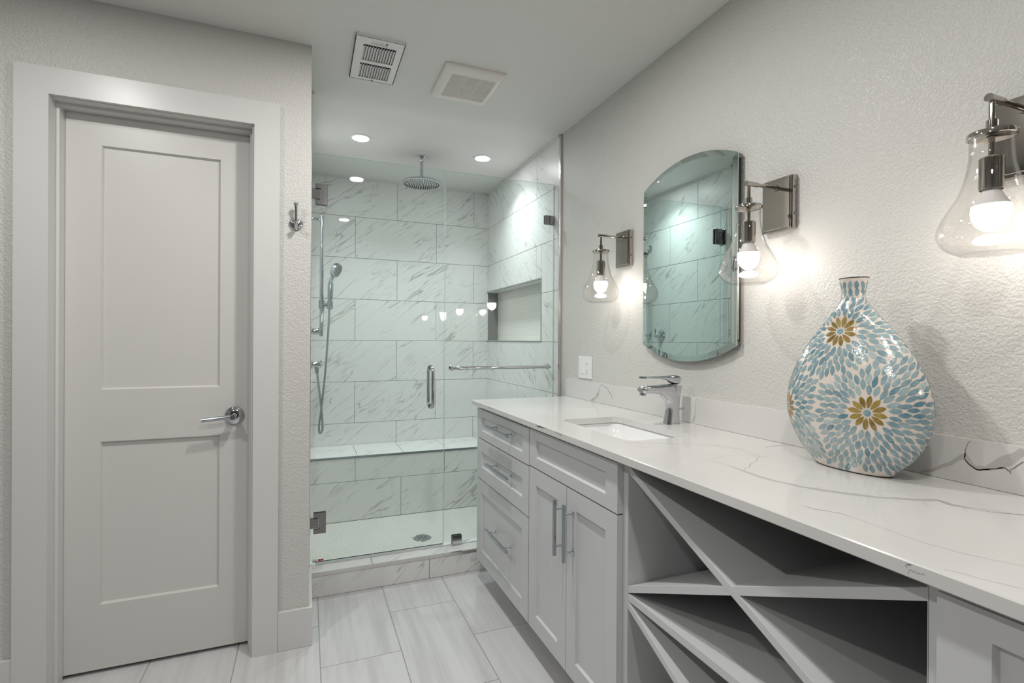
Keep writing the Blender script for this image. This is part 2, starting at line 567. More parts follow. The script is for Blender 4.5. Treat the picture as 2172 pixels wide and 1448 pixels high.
# ------------------------------------------------------------------ the room shell
def build_shell():
    # floor: tiles run along y, columns 12 in wide
    mb = MB()
    mb.box(XB - .1, W + .1, YN - .1, 2.70, -0.08, -0.002, 1)
    xa = 0.0536
    k = -7
    while True:
        x0 = xa + k * TH; x1 = x0 + TH
        if x0 > W: break
        off = 2.0705 if k % 2 == 0 else 2.377
        y = off - 8 * 0.6136
        while y < 2.7:
            a, b = max(x0, XB), min(x1, W)
            c, d = max(y, YN), min(y + 0.6136, 2.66 if x1 > 0.02 else 2.45)
            if b > a and d > c:
                tile_slab(mb, lambda u, v, w: (u, v, w - .002), a, b, c, d, t=0.002, gap=0.0032)
            y += 0.6136
        k += 1
    struct(mb.build('floor', [M_FLOOR, M_FGROUT], smooth=0), 'pale grey striated porcelain tile floor of the bathroom', 'floor')

    mb = MB()
    mb.box(XB - .1, W + .15, YN - .1, D + .12, ZC, ZC + .1)
    struct(mb.build('ceiling', M_CEIL, smooth=0), 'flat pale painted ceiling over bathroom and shower', 'ceiling')

    # right wall, painted, up to the tile edge
    mb = MB()
    mb.box(W, W + .12, YN - .1, YT - .006, -.05, ZC)
    struct(mb.build('wall_right', M_WALL, smooth=0), 'textured pale grey painted wall above the vanity', 'wall')
    # left and near walls (behind the camera), darkened to cut fill light
    mb = MB(); mb.box(XB - .1, XB, YN - .1, 2.45, -.05, ZC)
    struct(mb.build('wall_left', M_WALLD, smooth=0), 'textured unseen wall at the left of the room, darkened to cut fill light', 'wall')
    mb = MB()
    mb.box(XB, W, YN - .1, YN, -.05, ZC)
    struct(mb.build('wall_near', M_WALLD, smooth=0), 'textured unseen wall closing the near end of the room, darkened to cut fill light', 'wall')
    # far wall with door opening: opening x -.845..-.192, z to 2.107
    mb = MB()
    yb = 2.42
    mb.box(XB, -.845, Y1, yb, -.05, ZC)
    mb.box(-.845, -.192, Y1, yb, 2.107, ZC)
    # right of the door the wall turns the corner and runs to the shower
    mb.box(-.192, XL, Y1, YT - .006, -.05, ZC)
    struct(mb.build('wall_far', M_WALL, smooth=0), 'textured pale painted wall around the closed door', 'wall')
    # black panel that paints the shade behind the door
    mb = MB(); mb.box(-.95, -.1, 2.43, 2.45, -.05, 2.2)
    struct(mb.build('wall_door_shade', M_DARK, smooth=0), 'black panel painted as shade behind the closed door', 'wall')

    # shower walls
    fb = lambda u, v, w: (u, D - w, v)
    mb = MB()
    mb.box(XL - .05, XR + .15, D + .0, D + .12, 0, ZC, 1)
    tile_wall(mb, fb, XL, W, .4, ZC - .012, 0.638, 0.330)
    struct(mb.build('wall_shower_back', [M_TILE, M_GROUT], smooth=0), 'back shower wall of large diagonal-veined marble tiles', 'wall')
    fl = lambda u, v, w: (XL + w, -u, v)
    mb = MB()
    mb.box(XL - .12, XL, YT - .006, D, 0, ZC, 1)
    tile_wall(mb, fl, -D, -YT, 0, ZC - .012, -2.99, -3.30)
    struct(mb.build('wall_shower_left', [M_TILE, M_GROUT], smooth=0), 'left shower wall of marble tiles seen in the mirror', 'wall')
    fr = lambda u, v, w: (XR - w + .002, u, v)
    NY0, NY1, NZ0, NZ1 = 2.916, D - .004, 1.253, 1.645
    mb = MB()
    X0 = XR + .002
    mb.box(X0, W + .12, YT - .006, NY0, 0, ZC, 1)
    mb.box(X0, W + .12, NY0, D, 0, NZ0, 1)
    mb.box(X0, W + .12, NY0, D, NZ1, ZC, 1)
    mb.box(X0 + .092, W + .12, NY0, D, NZ0, NZ1, 1)
    tile_wall(mb, fr, YT, D, 0, ZC - .012, 2.988, 2.988 + .6136 * .0 + .31, hole=(NY0, NY1 + .01, NZ0, NZ1))
    # niche reveals in tile
    tile_slab(mb, lambda u, v, w: (u, v, NZ0 + w), X0, X0 + .092, NY0, NY1, t=.003)
    tile_slab(mb, lambda u, v, w: (u, v, NZ1 - w), X0, X0 + .092, NY0, NY1, t=.003)
    tile_slab(mb, lambda u, v, w: (u, NY0 + w, v), X0, X0 + .092, NZ0, NZ1, t=.003)
    hexes(mb, lambda u, v, w: (X0 + .092 - w, u, v), NY0, NY1, NZ0, NZ1, .0175, .0018, 2)
    struct(mb.build('wall_shower_right', [M_TILE, M_HEXG, M_HEX], smooth=0), 'right shower wall of marble tiles with a hexagon-lined niche', 'wall')
    # niche edge trim
    mb = MB()
    q = .007
    mb.box(XR - .003, XR + .01, NY0 - q, NY0, NZ0 - q, NZ1 + q)
    mb.box(XR - .003, XR + .01, NY0, NY1, NZ0 - q, NZ0)
    mb.box(XR - .003, XR + .01, NY0, NY1, NZ1, NZ1 + q)
    struct(mb.build('trim_1', M_BRUSH, smooth=0), 'thin metal edge around the shower niche', 'trim')
    # metal edges where tile stops
    mb = MB()
    mb.box(XR - .004, W + .0, YT - .012, YT, .0, ZC - .004)
    mb.box(XR - .0065, XR - .001, YT - .005, YT + .004, .0, ZC - .004)
    struct(mb.build('trim_2', M_EDGE, smooth=0, bevel=.0015), 'vertical metal edge ending the tile beside the vanity wall', 'trim')
    mb = MB()
    mb.box(XL - .002, XL + .0055, YT - .016, YT, .118, ZC - .004)
    struct(mb.build('trim_3', M_EDGE, smooth=0, bevel=.0015), 'vertical metal edge of the tile at the left shower jamb', 'trim')
    # caulked cove around the shower ceiling
    mb = MB()
    mb.box(XL, XR, D - .014, D, ZC - .013, ZC)
    mb.box(XR - .012, XR + .002, YT, D, ZC - .013, ZC)
    mb.box(XL, XL + .014, YT, D, ZC - .013, ZC)
    struct(mb.build('trim_4', M_CEIL, smooth=0), 'narrow pale strip between shower tile and ceiling', 'trim')

    # shower pan
    mb = MB()
    mb.box(XL, XR, 2.70, D, -.05, ZP - .002, 1)
    hexes(mb, lambda u, v, w: (u, v, ZP - .002 + w), XL + .003, XR - .003, 2.79, 3.556, .0175, .0015, 0,
          skip=lambda u, v: (u - .662) ** 2 + (v - 3.1) ** 2 < .0033)
    struct(mb.build('floor_shower', [M_HEX, M_HEXG], smooth=0), 'cream hexagon mosaic shower floor sloping to a round drain', 'floor')
    # bench
    zb, yb = .4724, 3.5574
    mb = MB()
    mb.box(XL, XR, yb + .002, D - .003, ZP - .01, zb - .004, 1)
    top = lambda u, v, w: (u, v, zb - .003 + w)
    for a, b in ((XL + .003, .319), (.319, .629), (.629, .943), (.943, 1.25), (1.25, XR - .003)):
        tile_slab(mb, top, a, b, yb + .006, D - .004, t=.003)
    fro = lambda u, v, w: (u, yb + .003 - w, v)
    xs0 = [XL + .003, .304, .9176, XR - .003]; xs1 = [XL + .003, .609, 1.2226, XR - .003]
    for a, b in zip(xs0, xs0[1:]): tile_slab(mb, fro, a, b, .305, zb - .012, t=.003)
    for a, b in zip(xs1, xs1[1:]): tile_slab(mb, fro, a, b, ZP, .305, t=.003)
    mb.box(XL + .003, XR - .003, yb - .003, yb + .006, zb - .011, zb + .0005, 2)
    struct(mb.build('trim_bench', [M_TILE, M_GROUT, M_BRUSH], smooth=0), 'marble tiled bench across the back of the shower', 'bench')
    # curb
    yc, zc = 2.6394, .1185
    mb = MB()
    mb.box(XL, XR, yc + .003, 2.79, -.02, zc - .004, 1)
    for a, b in ((XL + .002, .314), (.314, .9276), (.9276, XR - .002)):
        tile_slab(mb, lambda u, v, w: (u, v, zc - .004 + w), a, b, yc + .010, 2.79, t=.004)
    for a, b in ((XL + .002, .603), (.603, 1.2166), (1.2166, XR - .002)):
        tile_slab(mb, lambda u, v, w: (u, yc + .004 - w, v), a, b, .0, zc - .014, t=.004)
    mb.box(XL + .002, XR - .002, yc - .002, yc + .010, zc - .0145, zc + .0005, 2)
    struct(mb.build('trim_curb', [M_TILE, M_GROUT, M_EDGE], smooth=0), 'low marble tiled curb with metal edge at the shower entry', 'curb')

    # baseboards
    h = .157
    mb = MB()
    L = [(-.104, Y1 - .015), (XL + .013, Y1 - .015), (XL + .013, 2.6375), (XL, 2.6375), (XL, Y1), (-.104, Y1)]
    mb.prism(L, lambda u, v, w: (u, v, w), 0, h)
    struct(mb.build('baseboard_far', M_TRIM, smooth=0, bevel=.002), 'tall white baseboard wrapping the wall end by the shower curb', 'baseboard')
    mb = MB(); mb.box(XB, -.9274, Y1 - .015, Y1, 0, h)
    struct(mb.build('baseboard_corner', M_TRIM, smooth=0, bevel=.002), 'white baseboard left of the door casing', 'baseboard')
    mb = MB(); mb.box(XB, XB + .015, YN, Y1 - .015, 0, h)
    struct(mb.build('baseboard_left', M_TRIM, smooth=0, bevel=.002), 'white baseboard along the left wall', 'baseboard')

    # door casing, jamb and stops
    mb = MB()
    yf = Y1 - .018
    mb.box(-.9274, -.8331, yf, Y1, 0, 2.0985)
    mb.box(-.1957, -.1041, yf, Y1, 0, 2.0985)
    mb.box(-.9274, -.1041, yf, Y1, 2.0985, 2.1917)
    struct(mb.build('trim_door_casing', M_TRIM, smooth=0), 'wide flat white casing framing the two-panel door', 'casing')
    mb = MB()
    mb.box(-.845, -.8345, Y1 - .001, 2.42, 0, 2.0965)
    mb.box(-.2045, -.192, Y1 - .001, 2.42, 0, 2.0965)
    mb.box(-.845, -.192, Y1 - .001, 2.42, 2.0965, 2.107)
    mb.box(-.8345, -.8235, 2.292, 2.336, 0, 2.0855)
    mb.box(-.2155, -.2045, 2.292, 2.336, 0, 2.0855)
    mb.box(-.8345, -.2045, 2.292, 2.336, 2.0855, 2.0965)
    struct(mb.build('trim_door_jamb', M_TRIM, smooth=0), 'white door jamb and stop inside the casing', 'jamb')


# ------------------------------------------------------------------ shaker panels
def shaker(mb, fn, u0, u1, v0, v1, holes, thick, depth, slope=.002, m=0):
    """slab with sunk panels; fn(u,v,w): w=0 at the face, positive inwards. holes must share a column."""
    us = sorted({u0, u1} | {h[0] for h in holes} | {h[1] for h in holes})
    vs = sorted({v0, v1} | {h[2] for h in holes} | {h[3] for h in holes})
    def inhole(a, b, c, d):
        return any(h[0] <= a and b <= h[1] and h[2] <= c and d <= h[3] for h in holes)
    for a, b in zip(us, us[1:]):
        for c, d in zip(vs, vs[1:]):
            if not inhole(a, b, c, d):
                mb.poly([fn(a, c, 0), fn(b, c, 0), fn(b, d, 0), fn(a, d, 0)], m)
    for a, b, c, d in holes:
        o = [(a, c), (b, c), (b, d), (a, d)]
        i = [(a + slope, c + slope), (b - slope, c + slope), (b - slope, d - slope), (a + slope, d - slope)]
        for k in range(4):
            j = (k + 1) % 4
            mb.poly([fn(*o[k], 0), fn(*o[j], 0), fn(*i[j], depth), fn(*i[k], depth)], m)
        mb.poly([fn(*q, depth) for q in i], m)
    o = [(u0, v0), (u1, v0), (u1, v1), (u0, v1)]
    for k in range(4):
        j = (k + 1) % 4
        mb.poly([fn(*o[k], 0), fn(*o[j], 0), fn(*o[j], thick), fn(*o[k], thick)], m)
    mb.poly([fn(*q, thick) for q in o], m)
    return mb


def build_door():
    yd = 2.3383
    mb = MB()
    shaker(mb, lambda u, v, w: (u, yd + w, v), -.833, -.206, .0155, 2.095,
           [(-.7145, -.3250, 1.062, 1.9735), (-.7145, -.3250, .257, .867)], .038, .012, .005)
    d = mb.build('door_1', M_DOOR, smooth=0)
    struct(d, 'white two-panel door closed in its casing', 'door')
    c = Vector((-.2715, yd, .9445))
    h = MB()
    h.lathe([(0, 0), (.0355, 0), (.0355, .004), (.031, .0085), (.017, .0125), (0.0145, .013)], c, (0, -1, 0), 40)
    ob = h.build('door_handle', M_CHROME, d)
    k = MB()
    k.cyl(c + Vector((0, -.012, 0)), c + Vector((0, -.052, 0)), .0125, n=28)
    k.cyl(c + Vector((0, -.052, 0)), c + Vector((0, -.062, 0)), .0115, .0095, n=28)
    k.build('neck', M_CHROME, ob)
    t = MB()
    p = [c + Vector((-.006, -.046, -.001)), c + Vector((-.03, -.049, -.002)), c + Vector((-.065, -.050, -.005)), c + Vector((-.108, -.050, -.009))]
    t.tube(p, [.0095, .0088, .008, .0082], n=20)
    t.build('lever', M_BRUSH, ob)


def build_hook():
    c = Vector((-.0435, Y1, 1.7235))
    t = thing('robe_hook', c, 'small chrome robe hook on the wall between door casing and shower', 'hook')
    def ring(s, y, dz=0):
        out = []
        for k in range(32):
            a = 2 * math.pi * k / 32
            x = math.cos(a); z = math.sin(a)
            # rounded shield: wide at the top, narrowing below
            wx = .027 * x * (1.0 - .22 * max(0, -z) ** 1.3)
            wz = .021 * z if z > 0 else .0265 * z
            out.append(c + Vector((wx * s, -y, wz * s + dz)))
        return out
    mb = MB(); mb.loft([ring(1, 0), ring(1, .004), ring(.93, .008), ring(.7, .0115), ring(.3, .013)])
    mb.build('backplate', M_CHROME, t)
    mb = MB()
    mb.tube([c + Vector((0, -.008, -.018)), c + Vector((0, -.022, -.012)), c + Vector((0, -.026, .010)), c + Vector((0, -.028, .04)), c + Vector((0, -.031, .062)), c + Vector((0, -.034, .077)), c + Vector((0, -.035, .0785))],
            [.006, .0068, .006, .0052, .0060, .0098, .0085], n=18)
    mb.build('prong', M_CHROME, t)
    mb = MB()
    mb.tube([c + Vector((0, -.010, -.010)), c + Vector((0, -.03, -.016)), c + Vector((0, -.042, -.010)), c + Vector((0, -.046, .004))], [.006, .0058, .0056, .0075], n=16)
    mb.build('lower_prong', M_CHROME, t)


# ------------------------------------------------------------------ ceiling fixtures
def build_ceiling_things():
    x0, x1, y0, y1 = .172, .367, 2.083, 2.433
    z = ZC
    t = thing('air_vent', ((x0 + x1) / 2, (y0 + y1) / 2, z), 'white metal ceiling register with two rows of black slots', 'vent')
    R = [(.207, .338, 2.137, 2.262), (.207, .338, 2.285, 2.410)]
    mb = MB()
    us = [x0, .207, .338, x1]; vs = [y0, 2.137, 2.262, 2.285, 2.410, y1]
    zf = z - .010
    holes = R
    fn = lambda u, v, w: (u, v, zf + w)
    shaker(mb, fn, x0, x1, y0, y1, [], .006, 0)  # placeholder replaced below
    mb = MB()
    for a, b in zip(us, us[1:]):
        for c, d in zip(vs, vs[1:]):
            if not any(h[0] <= a and b <= h[1] and h[2] <= c and d <= h[3] for h in holes):
                mb.box(a, b, c, d, zf, zf + .003)
    # turned-up rim
    mb.poly([(x0, y0, zf), (x1, y0, zf), (x1 - .004, y0 - .003, z), (x0 + .004, y0 - .003, z)])
    mb.box(x0, x0 + .003, y0, y1, zf, z); mb.box(x1 - .003, x1, y0, y1, zf, z)
    mb.box(x0, x1, y0, y0 + .003, zf, z - .002); mb.box(x0, x1, y1 - .003, y1, zf, z)
    mb.build('frame', M_VENT, t, smooth=0)
    mb = MB(); mb.box(.200, .345, 2.130, 2.417, z - .0012, z - .0004)  # black sheet on the ceiling paints the shade behind the louvres
    mb.build('duct_shade_sheet', M_DARK, t, smooth=0)
    for r in R:
        mb = MB()
        n = 12
        for k in range(n):
            xc = r[0] + (k + .5) * (r[1] - r[0]) / n
            w = .0052
            # leaning blade along y, its far end bent down
            q = [(xc - w, r[2] + .020, zf + .0005), (xc + w * .8, r[2] + .016, zf + .0065), (xc + w * .8, r[3], zf + .0065), (xc - w, r[3], zf + .0005)]
            e = [(p[0] + .0012, p[1], p[2] + .0006) for p in q]
            mb.loft([q, e])
        mb.build('louvre', M_VENT, t, smooth=0)
    for x, y in ((.2715, 2.4225), (.295, 2.107)):
        mb = MB(); mb.cyl((x, y, zf - .0015), (x, y, zf), .0038, n=12)
        mb.build('screw', M_DARK, t)
    mb = MB(); mb.box(.235, .300, 2.1185, 2.1205, zf - .006, zf)
    mb.build('damper_lever', M_VENT, t, smooth=0)

    # exhaust fan
    x0, x1, y0, y1 = .552, .834, 2.147, 2.462
    t = thing('exhaust_fan', ((x0 + x1) / 2, (y0 + y1) / 2, z), 'cream plastic bathroom exhaust fan cover with fine parallel slots', 'fan')
    gx0, gx1, gy0, gy1 = .592, .800, 2.190, 2.405
    zf = z - .026
    mb = MB()
    def rr(x0, x1, y0, y1, zz, rad):
        out = []
        for cx, cy, a0 in ((x1 - rad, y0 + rad, -90), (x1 - rad, y1 - rad, 0), (x0 + rad, y1 - rad, 90), (x0 + rad, y0 + rad, 180)):
            for k in range(5):
                a = math.radians(a0 + 22.5 * k)
                out.append((cx + rad * math.cos(a), cy + rad * math.sin(a), zz))
        return out
    rings = [rr(x0, x1, y0, y1, z, .012), rr(x0, x1, y0, y1, z - .008, .012), rr(x0 + .010, x1 - .010, y0 + .010, y1 - .010, z - .018, .014),
             rr(x0 + .026, x1 - .026, y0 + .026, y1 - .026, zf, .012), rr(gx0, gx1, gy0, gy1, zf, .002), rr(gx0, gx1, gy0, gy1, zf + .012, .002)]
    mb.loft(rings, cap=False)
    mb.build('cover', M_CREAMP, t, smooth=50)
    mb = MB(); mb.box(gx0, gx1, gy0, gy1, zf + .0045, zf + .009)  # black plane paints the shade seen between the slats
    mb.build('shade_backing', M_DARK, t, smooth=0)
    mb = MB()
    n = 22
    for k in range(n):
        yc = gy0 + (k + .5) * (gy1 - gy0) / n
        mb.box(gx0, gx1, yc - .0029, yc + .0029, zf + .0003, zf + .0022)
    for xx in (gx0 + .07, gx1 - .07):
        mb.box(xx - .0015, xx + .0015, gy0, gy1, zf + .0008, zf + .004)
    mb.build('grille', M_CREAMP, t, smooth=0)


def downlight(x, y, power, col, spread, label, z=ZC):
    t = thing('recessed_light', (x, y, z), label, 'light', 'round recessed ceiling lights')
    mb = MB()
    mb.lathe([(.0475, .001), (.0475, .004), (.062, .0045), (.0645, .002), (.0645, 0)], (x, y, z), (0, 0, -1), 48)
    mb.build('trim_ring', M_WHITE, t)
    mb = MB()
    mb.lathe([(.0475, .0028), (.03, .0034), (0, .0036)], (x, y, z), (0, 0, -1), 40)
    mb.build('lens', M_LED, t)
    ld = bpy.data.lights.new('lamp', 'AREA')
    ld.shape = 'DISK'; ld.size = .09; ld.energy = power; ld.color = col; ld.spread = math.radians(spread)
    lo = bpy.data.objects.new('lamp', ld)
    COL.objects.link(lo)
    lo.parent = t
    lo.location = (0, 0, -.006)
    return t


# ------------------------------------------------------------------ shower glass
def pane(mb, x0, x1, z0, z1, y, th=.0098):
    """glass slab: faces material 0, edges material 1"""
    a, b = y - th / 2, y + th / 2
    i = [mb.vert(p) for p in ((x0, a, z0), (x1, a, z0), (x1, a, z1), (x0, a, z1), (x0, b, z0), (x1, b, z0), (x1, b, z1), (x0, b, z1))]
    mb.face((i[0], i[1], i[2], i[3]), 0)
    mb.face((i[5], i[4], i[7], i[6]), 0)
    for q in ((0, 4, 5, 1), (1, 5, 6, 2), (2, 6, 7, 3), (3, 7, 4, 0)):
        mb.face([i[k] for k in q], 1)


def hinge(parent, zc):
    """glass-to-wall hinge: wall plate, knuckle and C-shaped glass clamp"""
    x = XL + .002
    h = .0525
    mb = MB()
    prof = [(.020, -h), (.0785, -h), (.0785, h), (.020, h), (.020, .027), (.046, .027), (.046, -.027), (.020, -.027)]
    mb.prism(prof, lambda u, v, w: (x + u, YG + w, zc + v), -.0125, -.0055)
    mb.prism(prof, lambda u, v, w: (x + u, YG + w, zc + v), .0055, .0125)
    o = mb.build('hinge', M_HINGE, parent, smooth=0, bevel=.0015)
    mb = MB()
    mb.box(x + .003, x + .0435, YG - .0115, YG + .0115, zc - .0245, zc + .0245)
    mb.box(x, x + .005, YG - .026, YG + .026, zc - h, zc + h)
    mb.build('wall_plate', M_HINGE, o, smooth=0, bevel=.001)
    return o


def build_shower_glass():
    zt = 2.1885
    xs = .7025
    t = thing('shower_door', (XL + .01, YG, .125), 'frameless clear glass shower door hinged beside the bathroom wall', 'shower door')
    mb = MB(); pane(mb, XL + .022, xs - .002, .133, zt, YG)
    mb.build('glass_pane', [M_GLASS, M_GEDGE], t, smooth=0)
    hinge(t, 1.983); hinge(t, .3305)
    # bottom sweep and side seal
    mb = MB(); mb.box(XL + .03, xs - .004, YG - .006, YG + .006, .1195, .133)
    mb.build('bottom_sweep', M_STK, t, smooth=0)
    mb = MB(); mb.box(XL + .0085, XL + .0215, YG - .004, YG + .004, .1195, zt - .001)
    mb.build('side_seal', M_GLASS, t, smooth=0)
    # pull handle, outside and inside
    zc0, zc1, hx = .893, 1.105, .627
    for s, nm in ((-1, 'pull_handle'), (1, 'pull_handle')):
        mb = MB()
        y0 = YG + s * .006; y1 = YG + s * .055
        p = [(hx, y0, zc0)]
        for k in range(7):
            a = math.radians(90 * k / 6)
            p.append((hx, y1 - s * .022 + s * .022 * math.sin(a), zc0 + .022 - .022 * math.cos(a) - .0))
        for k in range(7):
            a = math.radians(90 * k / 6)
            p.append((hx, y1 - s * .022 + s * .022 * math.cos(a), zc1 - .022 + .022 * math.sin(a)))
        p.append((hx, y0, zc1))
        mb.tube(p, .0095, n=18)
        for z in (zc0, zc1):
            mb.cyl((hx, YG + s * .005, z), (hx, YG + s * .009, z), .0135, n=24)
        mb.build(nm, M_CHROME, t, smooth=60)
    # sticker at the lower corner
    mb = MB()
    ys = YG - .0056
    mb.box(.030, .050, ys, ys + .0004, .133, .149)
    ob = mb.build('sticker', M_STK, t, smooth=0)
    mb = MB(); mb.box(.056, .083, ys, ys + .0004, .1385, .1475, 0)
    for k in range(6):
        mb.box(.0355 + k * .0028, .0370 + k * .0028, ys - .0002, ys, .1355, .1425, 1)
    mb.build('sticker_print', [M_RED, M_INK], ob, smooth=0)

    t = thing('shower_screen', (1.03, YG, .12), 'fixed clear glass panel between the shower door and the tiled wall', 'shower screen')
    mb = MB(); pane(mb, xs + .002, XR - .003, .121, zt, YG)
    mb.build('glass_pane', [M_GLASS, M_GEDGE], t, smooth=0)
    for nm, (a, b, c, d) in (('wall_clamp', (1.308, XR - .001, 1.9485, 2.0005)), ('curb_clamp', (.751, .806, .1185, .172))):
        mb = MB()
        mb.box(a, b, YG - .0115, YG - .0051, c, d); mb.box(a, b, YG + .0051, YG + .0115, c, d)
        o = mb.build(nm, M_HINGE, t, smooth=0, bevel=.0012)
        if nm == 'curb_clamp':
            q = MB(); q.box(a + .001, b - .001, YG - .0122, YG - .0115, c + .0015, c + .022)
            q.build('cover_plate', M_CHROME, o, smooth=0)
    # towel bar
    zb = 1.102; yb = YG - .058
    mb = MB()
    p = [(.742, YG - .006, zb)]
    for k in range(6):
        a = math.radians(90 * k / 5); p.append((.742 + .016 * (1 - math.cos(a)), yb + .016 - .016 * math.sin(a), zb))
    for k in range(6):
        a = math.radians(90 * k / 5); p.append((1.327 - .016 + .016 * math.sin(a), yb + .016 - .016 * math.cos(a), zb))
    p.append((1.327, YG - .006, zb))
    mb.tube(p, .0088, n=18)
    o = mb.build('towel_bar', M_CHROME, t, smooth=60)
    for x in (.742, 1.327):
        mb = MB()
        mb.lathe([(.0, .0), (.0165, 0), (.0165, .006), (.012, .009), (.0095, .009)], (x, YG - .0051, zb), (0, -1, 0), 28)
        mb.build('flange', M_CHROME, o)
    mb = MB(); mb.cyl((.772, yb, zb), (.782, yb, zb), .0108, n=24)
    mb.build('collar', M_CHROME, o)


def build_shower_fittings():
    # rain head
    cx, cy = .694, 3.333
    t = thing('rain_shower_head', (cx, cy, ZC), 'round chrome rain shower head hanging from the shower ceiling', 'shower head')
    mb = MB()
    mb.lathe([(0, 0), (.030, 0), (.030, .005), (.024, .010), (.012, .020), (.0105, .03)], (cx, cy, ZC), (0, 0, -1), 36)
    mb.build('flange', M_CHROME, t)
    mb = MB()
    mb.lathe([(.0105, .018), (.0105, .12), (.013, .125), (.013, .142), (.02, .15), (.024, .160)], (cx, cy, ZC), (0, 0, -1), 32)
    mb.build('drop_arm', M_CHROME, t)
    mb = MB()
    zt = 2.296
    mb.lathe([(.0, .004), (.03, .004), (.09, .001), (.122, -.004), (.1275, -.0095), (.1275, -.016), (.120, -.0185), (.0, -.0185)], (cx, cy, zt), (0, 0, 1), 64)
    hd = mb.build('spray_disc', M_CHROME, t)
    mb = MB()
    for ri, nn in ((.015, 6), (.032, 12), (.049, 18), (.066, 26), (.083, 32), (.100, 40), (.113, 44)):
        for k in range(nn):
            a = 2 * math.pi * k / nn
            x, y = cx + ri * math.cos(a), cy + ri * math.sin(a)
            mb.cyl((x, y, zt - .0185), (x, y, zt - .0212), .0034, .0024, n=7)
    mb.build('nozzles', M_RUBBER, hd)

    # slide bar on the left wall
    yb, xb = 3.55, .087
    t = thing('slide_bar', (XL, yb, 1.29), 'vertical chrome shower slide bar on the left tiled wall', 'slide bar')
    mb = MB(); mb.cyl((xb, yb, 1.275), (xb, yb, 2.062), .0125, n=24)
    mb.build('bar', M_CHROME, t)
    for z in (2.035, 1.305):
        mb = MB()
        mb.lathe([(0, .002), (.026, .002), (.026, .009), (.014, .014), (.0115, .02), (.0115, xb - XL)], (XL, yb, z), (1, 0, 0), 28)
        mb.build('bracket', M_CHROME, t)
    mb = MB()
    mb.cyl((xb, yb, 1.455), (xb, yb, 1.510), .0185, n=24)
    mb.tube([(xb, yb, 1.48), (.112, yb - .03, 1.478), (.1225, yb - .0405, 1.477)], .010, n=14)
    mb.lathe([(.0138, 0), (.0175, 0), (.0185, .047), (.0138, .047), (.0138, 0)], (.1355, yb - .053, 1.452), (.02, 0, 1), 28)
    mb.cyl((xb + .012, yb + .004, 1.452), (xb + .012, yb + .004, 1.438), .005, n=12)
    mb.build('slider', M_BRUSH, t)

    # hand shower in the slider
    hy = yb - .053
    t = thing('hand_shower', (.136, hy, 1.47), 'chrome hand shower with round head held on the slide bar', 'hand shower')
    mb = MB()
    mb.tube([(.135, hy, 1.46), (.1365, hy, 1.50), (.1375, hy, 1.516), (.1385, hy, 1.56), (.140, hy, 1.618), (.141, hy, 1.626), (.144, hy, 1.640), (.152, hy, 1.66)],
            [.0105, .0115, .0155, .0165, .0172, .0125, .0105, .0115], n=22)
    mb.build('handle', M_BRUSH, t)
    hc = Vector((.168, hy, 1.706)); ax = Vector((.80, -.42, -.40)).normalized()
    mb = MB()
    mb.lathe([(0, -.016), (.030, -.016), (.044, -.010), (.0485, .0), (.0485, .018), (.0455, .0215), (0, .0215)], hc, ax, 44)
    hd = mb.build('head', M_CHROME, t)
    mb = MB()
    a = ax.orthogonal().normalized(); b = ax.cross(a)
    for ri, nn in ((.0, 1), (.010, 6), (.019, 11), (.028, 16), (.037, 22)):
        for k in range(nn):
            q = 2 * math.pi * k / nn
            c = hc + (a * math.cos(q) + b * math.sin(q)) * ri
            mb.cyl(c + ax * .0215, c + ax * .0238, .0026, .002, n=7)
    mb.build('nozzles', M_RUBBER, hd)
    # hose: down from the handle, loop, back up to the outlet
    pts = [(.1335, hy, 1.455), (.130, hy, 1.36), (.122, hy, 1.22), (.113, hy, 1.08), (.100, hy, .93), (.0885, hy, .82), (.077, hy, .73), (.0735, hy, .685),
           (.078, hy, .655), (.087, hy, .652), (.095, hy, .675), (.0945, hy, .73), (.088, hy, .80), (.079, hy - .01, .88), (.070, hy - .04, .96), (.063, hy - .07, 1.02), (.060, hy - .085, 1.05)]
    def smooth_path(p, n=8):
        P = [Vector(q) for q in p]
        out = []
        for i in range(len(P) - 1):
            p0, p1, p2, p3 = P[max(i - 1, 0)], P[i], P[i + 1], P[min(i + 2, len(P) - 1)]
            for k in range(n):
                s = k / n
                out.append(.5 * ((2 * p1) + (p2 - p0) * s + (2 * p0 - 5 * p1 + 4 * p2 - p3) * s * s + (3 * p1 - p0 - 3 * p2 + p3) * s ** 3))
        out.append(P[-1])
        return out
    sp = smooth_path(pts)
    mb = MB(); mb.tube(sp, .0068, n=12)
    mb.build('hose', M_HOSE, t, smooth=60)

    def valve(y, z, label, outlet):
        t = thing('shower_valve', (XL, y, z), label, 'valve')
        mb = MB()
        mb.lathe([(0, .002), (.042, .002), (.042, .006), (.037, .012), (.022, .015), (.020, .017)], (XL, y, z), (1, 0, 0), 40)
        mb.build('escutcheon', M_CHROME, t)
        mb = MB()
        mb.lathe([(.019, .014), (.019, .062), (.0165, .068), (0, .069)], (XL, y, z), (1, 0, 0), 32)
        mb.build('handle_hub', M_CHROME, t)
        mb = MB()
        mb.tube([(XL + .058, y, z + .010), (XL + .066, y, z + .03), (XL + .068, y, z + .055)] if not outlet else [(XL + .064, y, z), (XL + .07, y - .004, z + .024)], .0052, n=14)
        mb.build('lever', M_BRUSH, t)
        if outlet:
            mb = MB()
            mb.tube([(XL + .040, y + .02, z - .008), (XL + .046, y + .03, z - .035), (XL + .0475, y + .033, z - .056)], [.013, .0115, .0105], n=18)
            mb.build('hose_outlet', M_BRUSH, t)
    valve(3.395, 1.303, 'upper chrome shower valve with upright lever on the left tiled wall', False)
    valve(3.385, 1.098, 'lower chrome shower valve with the hose outlet on the left tiled wall', True)

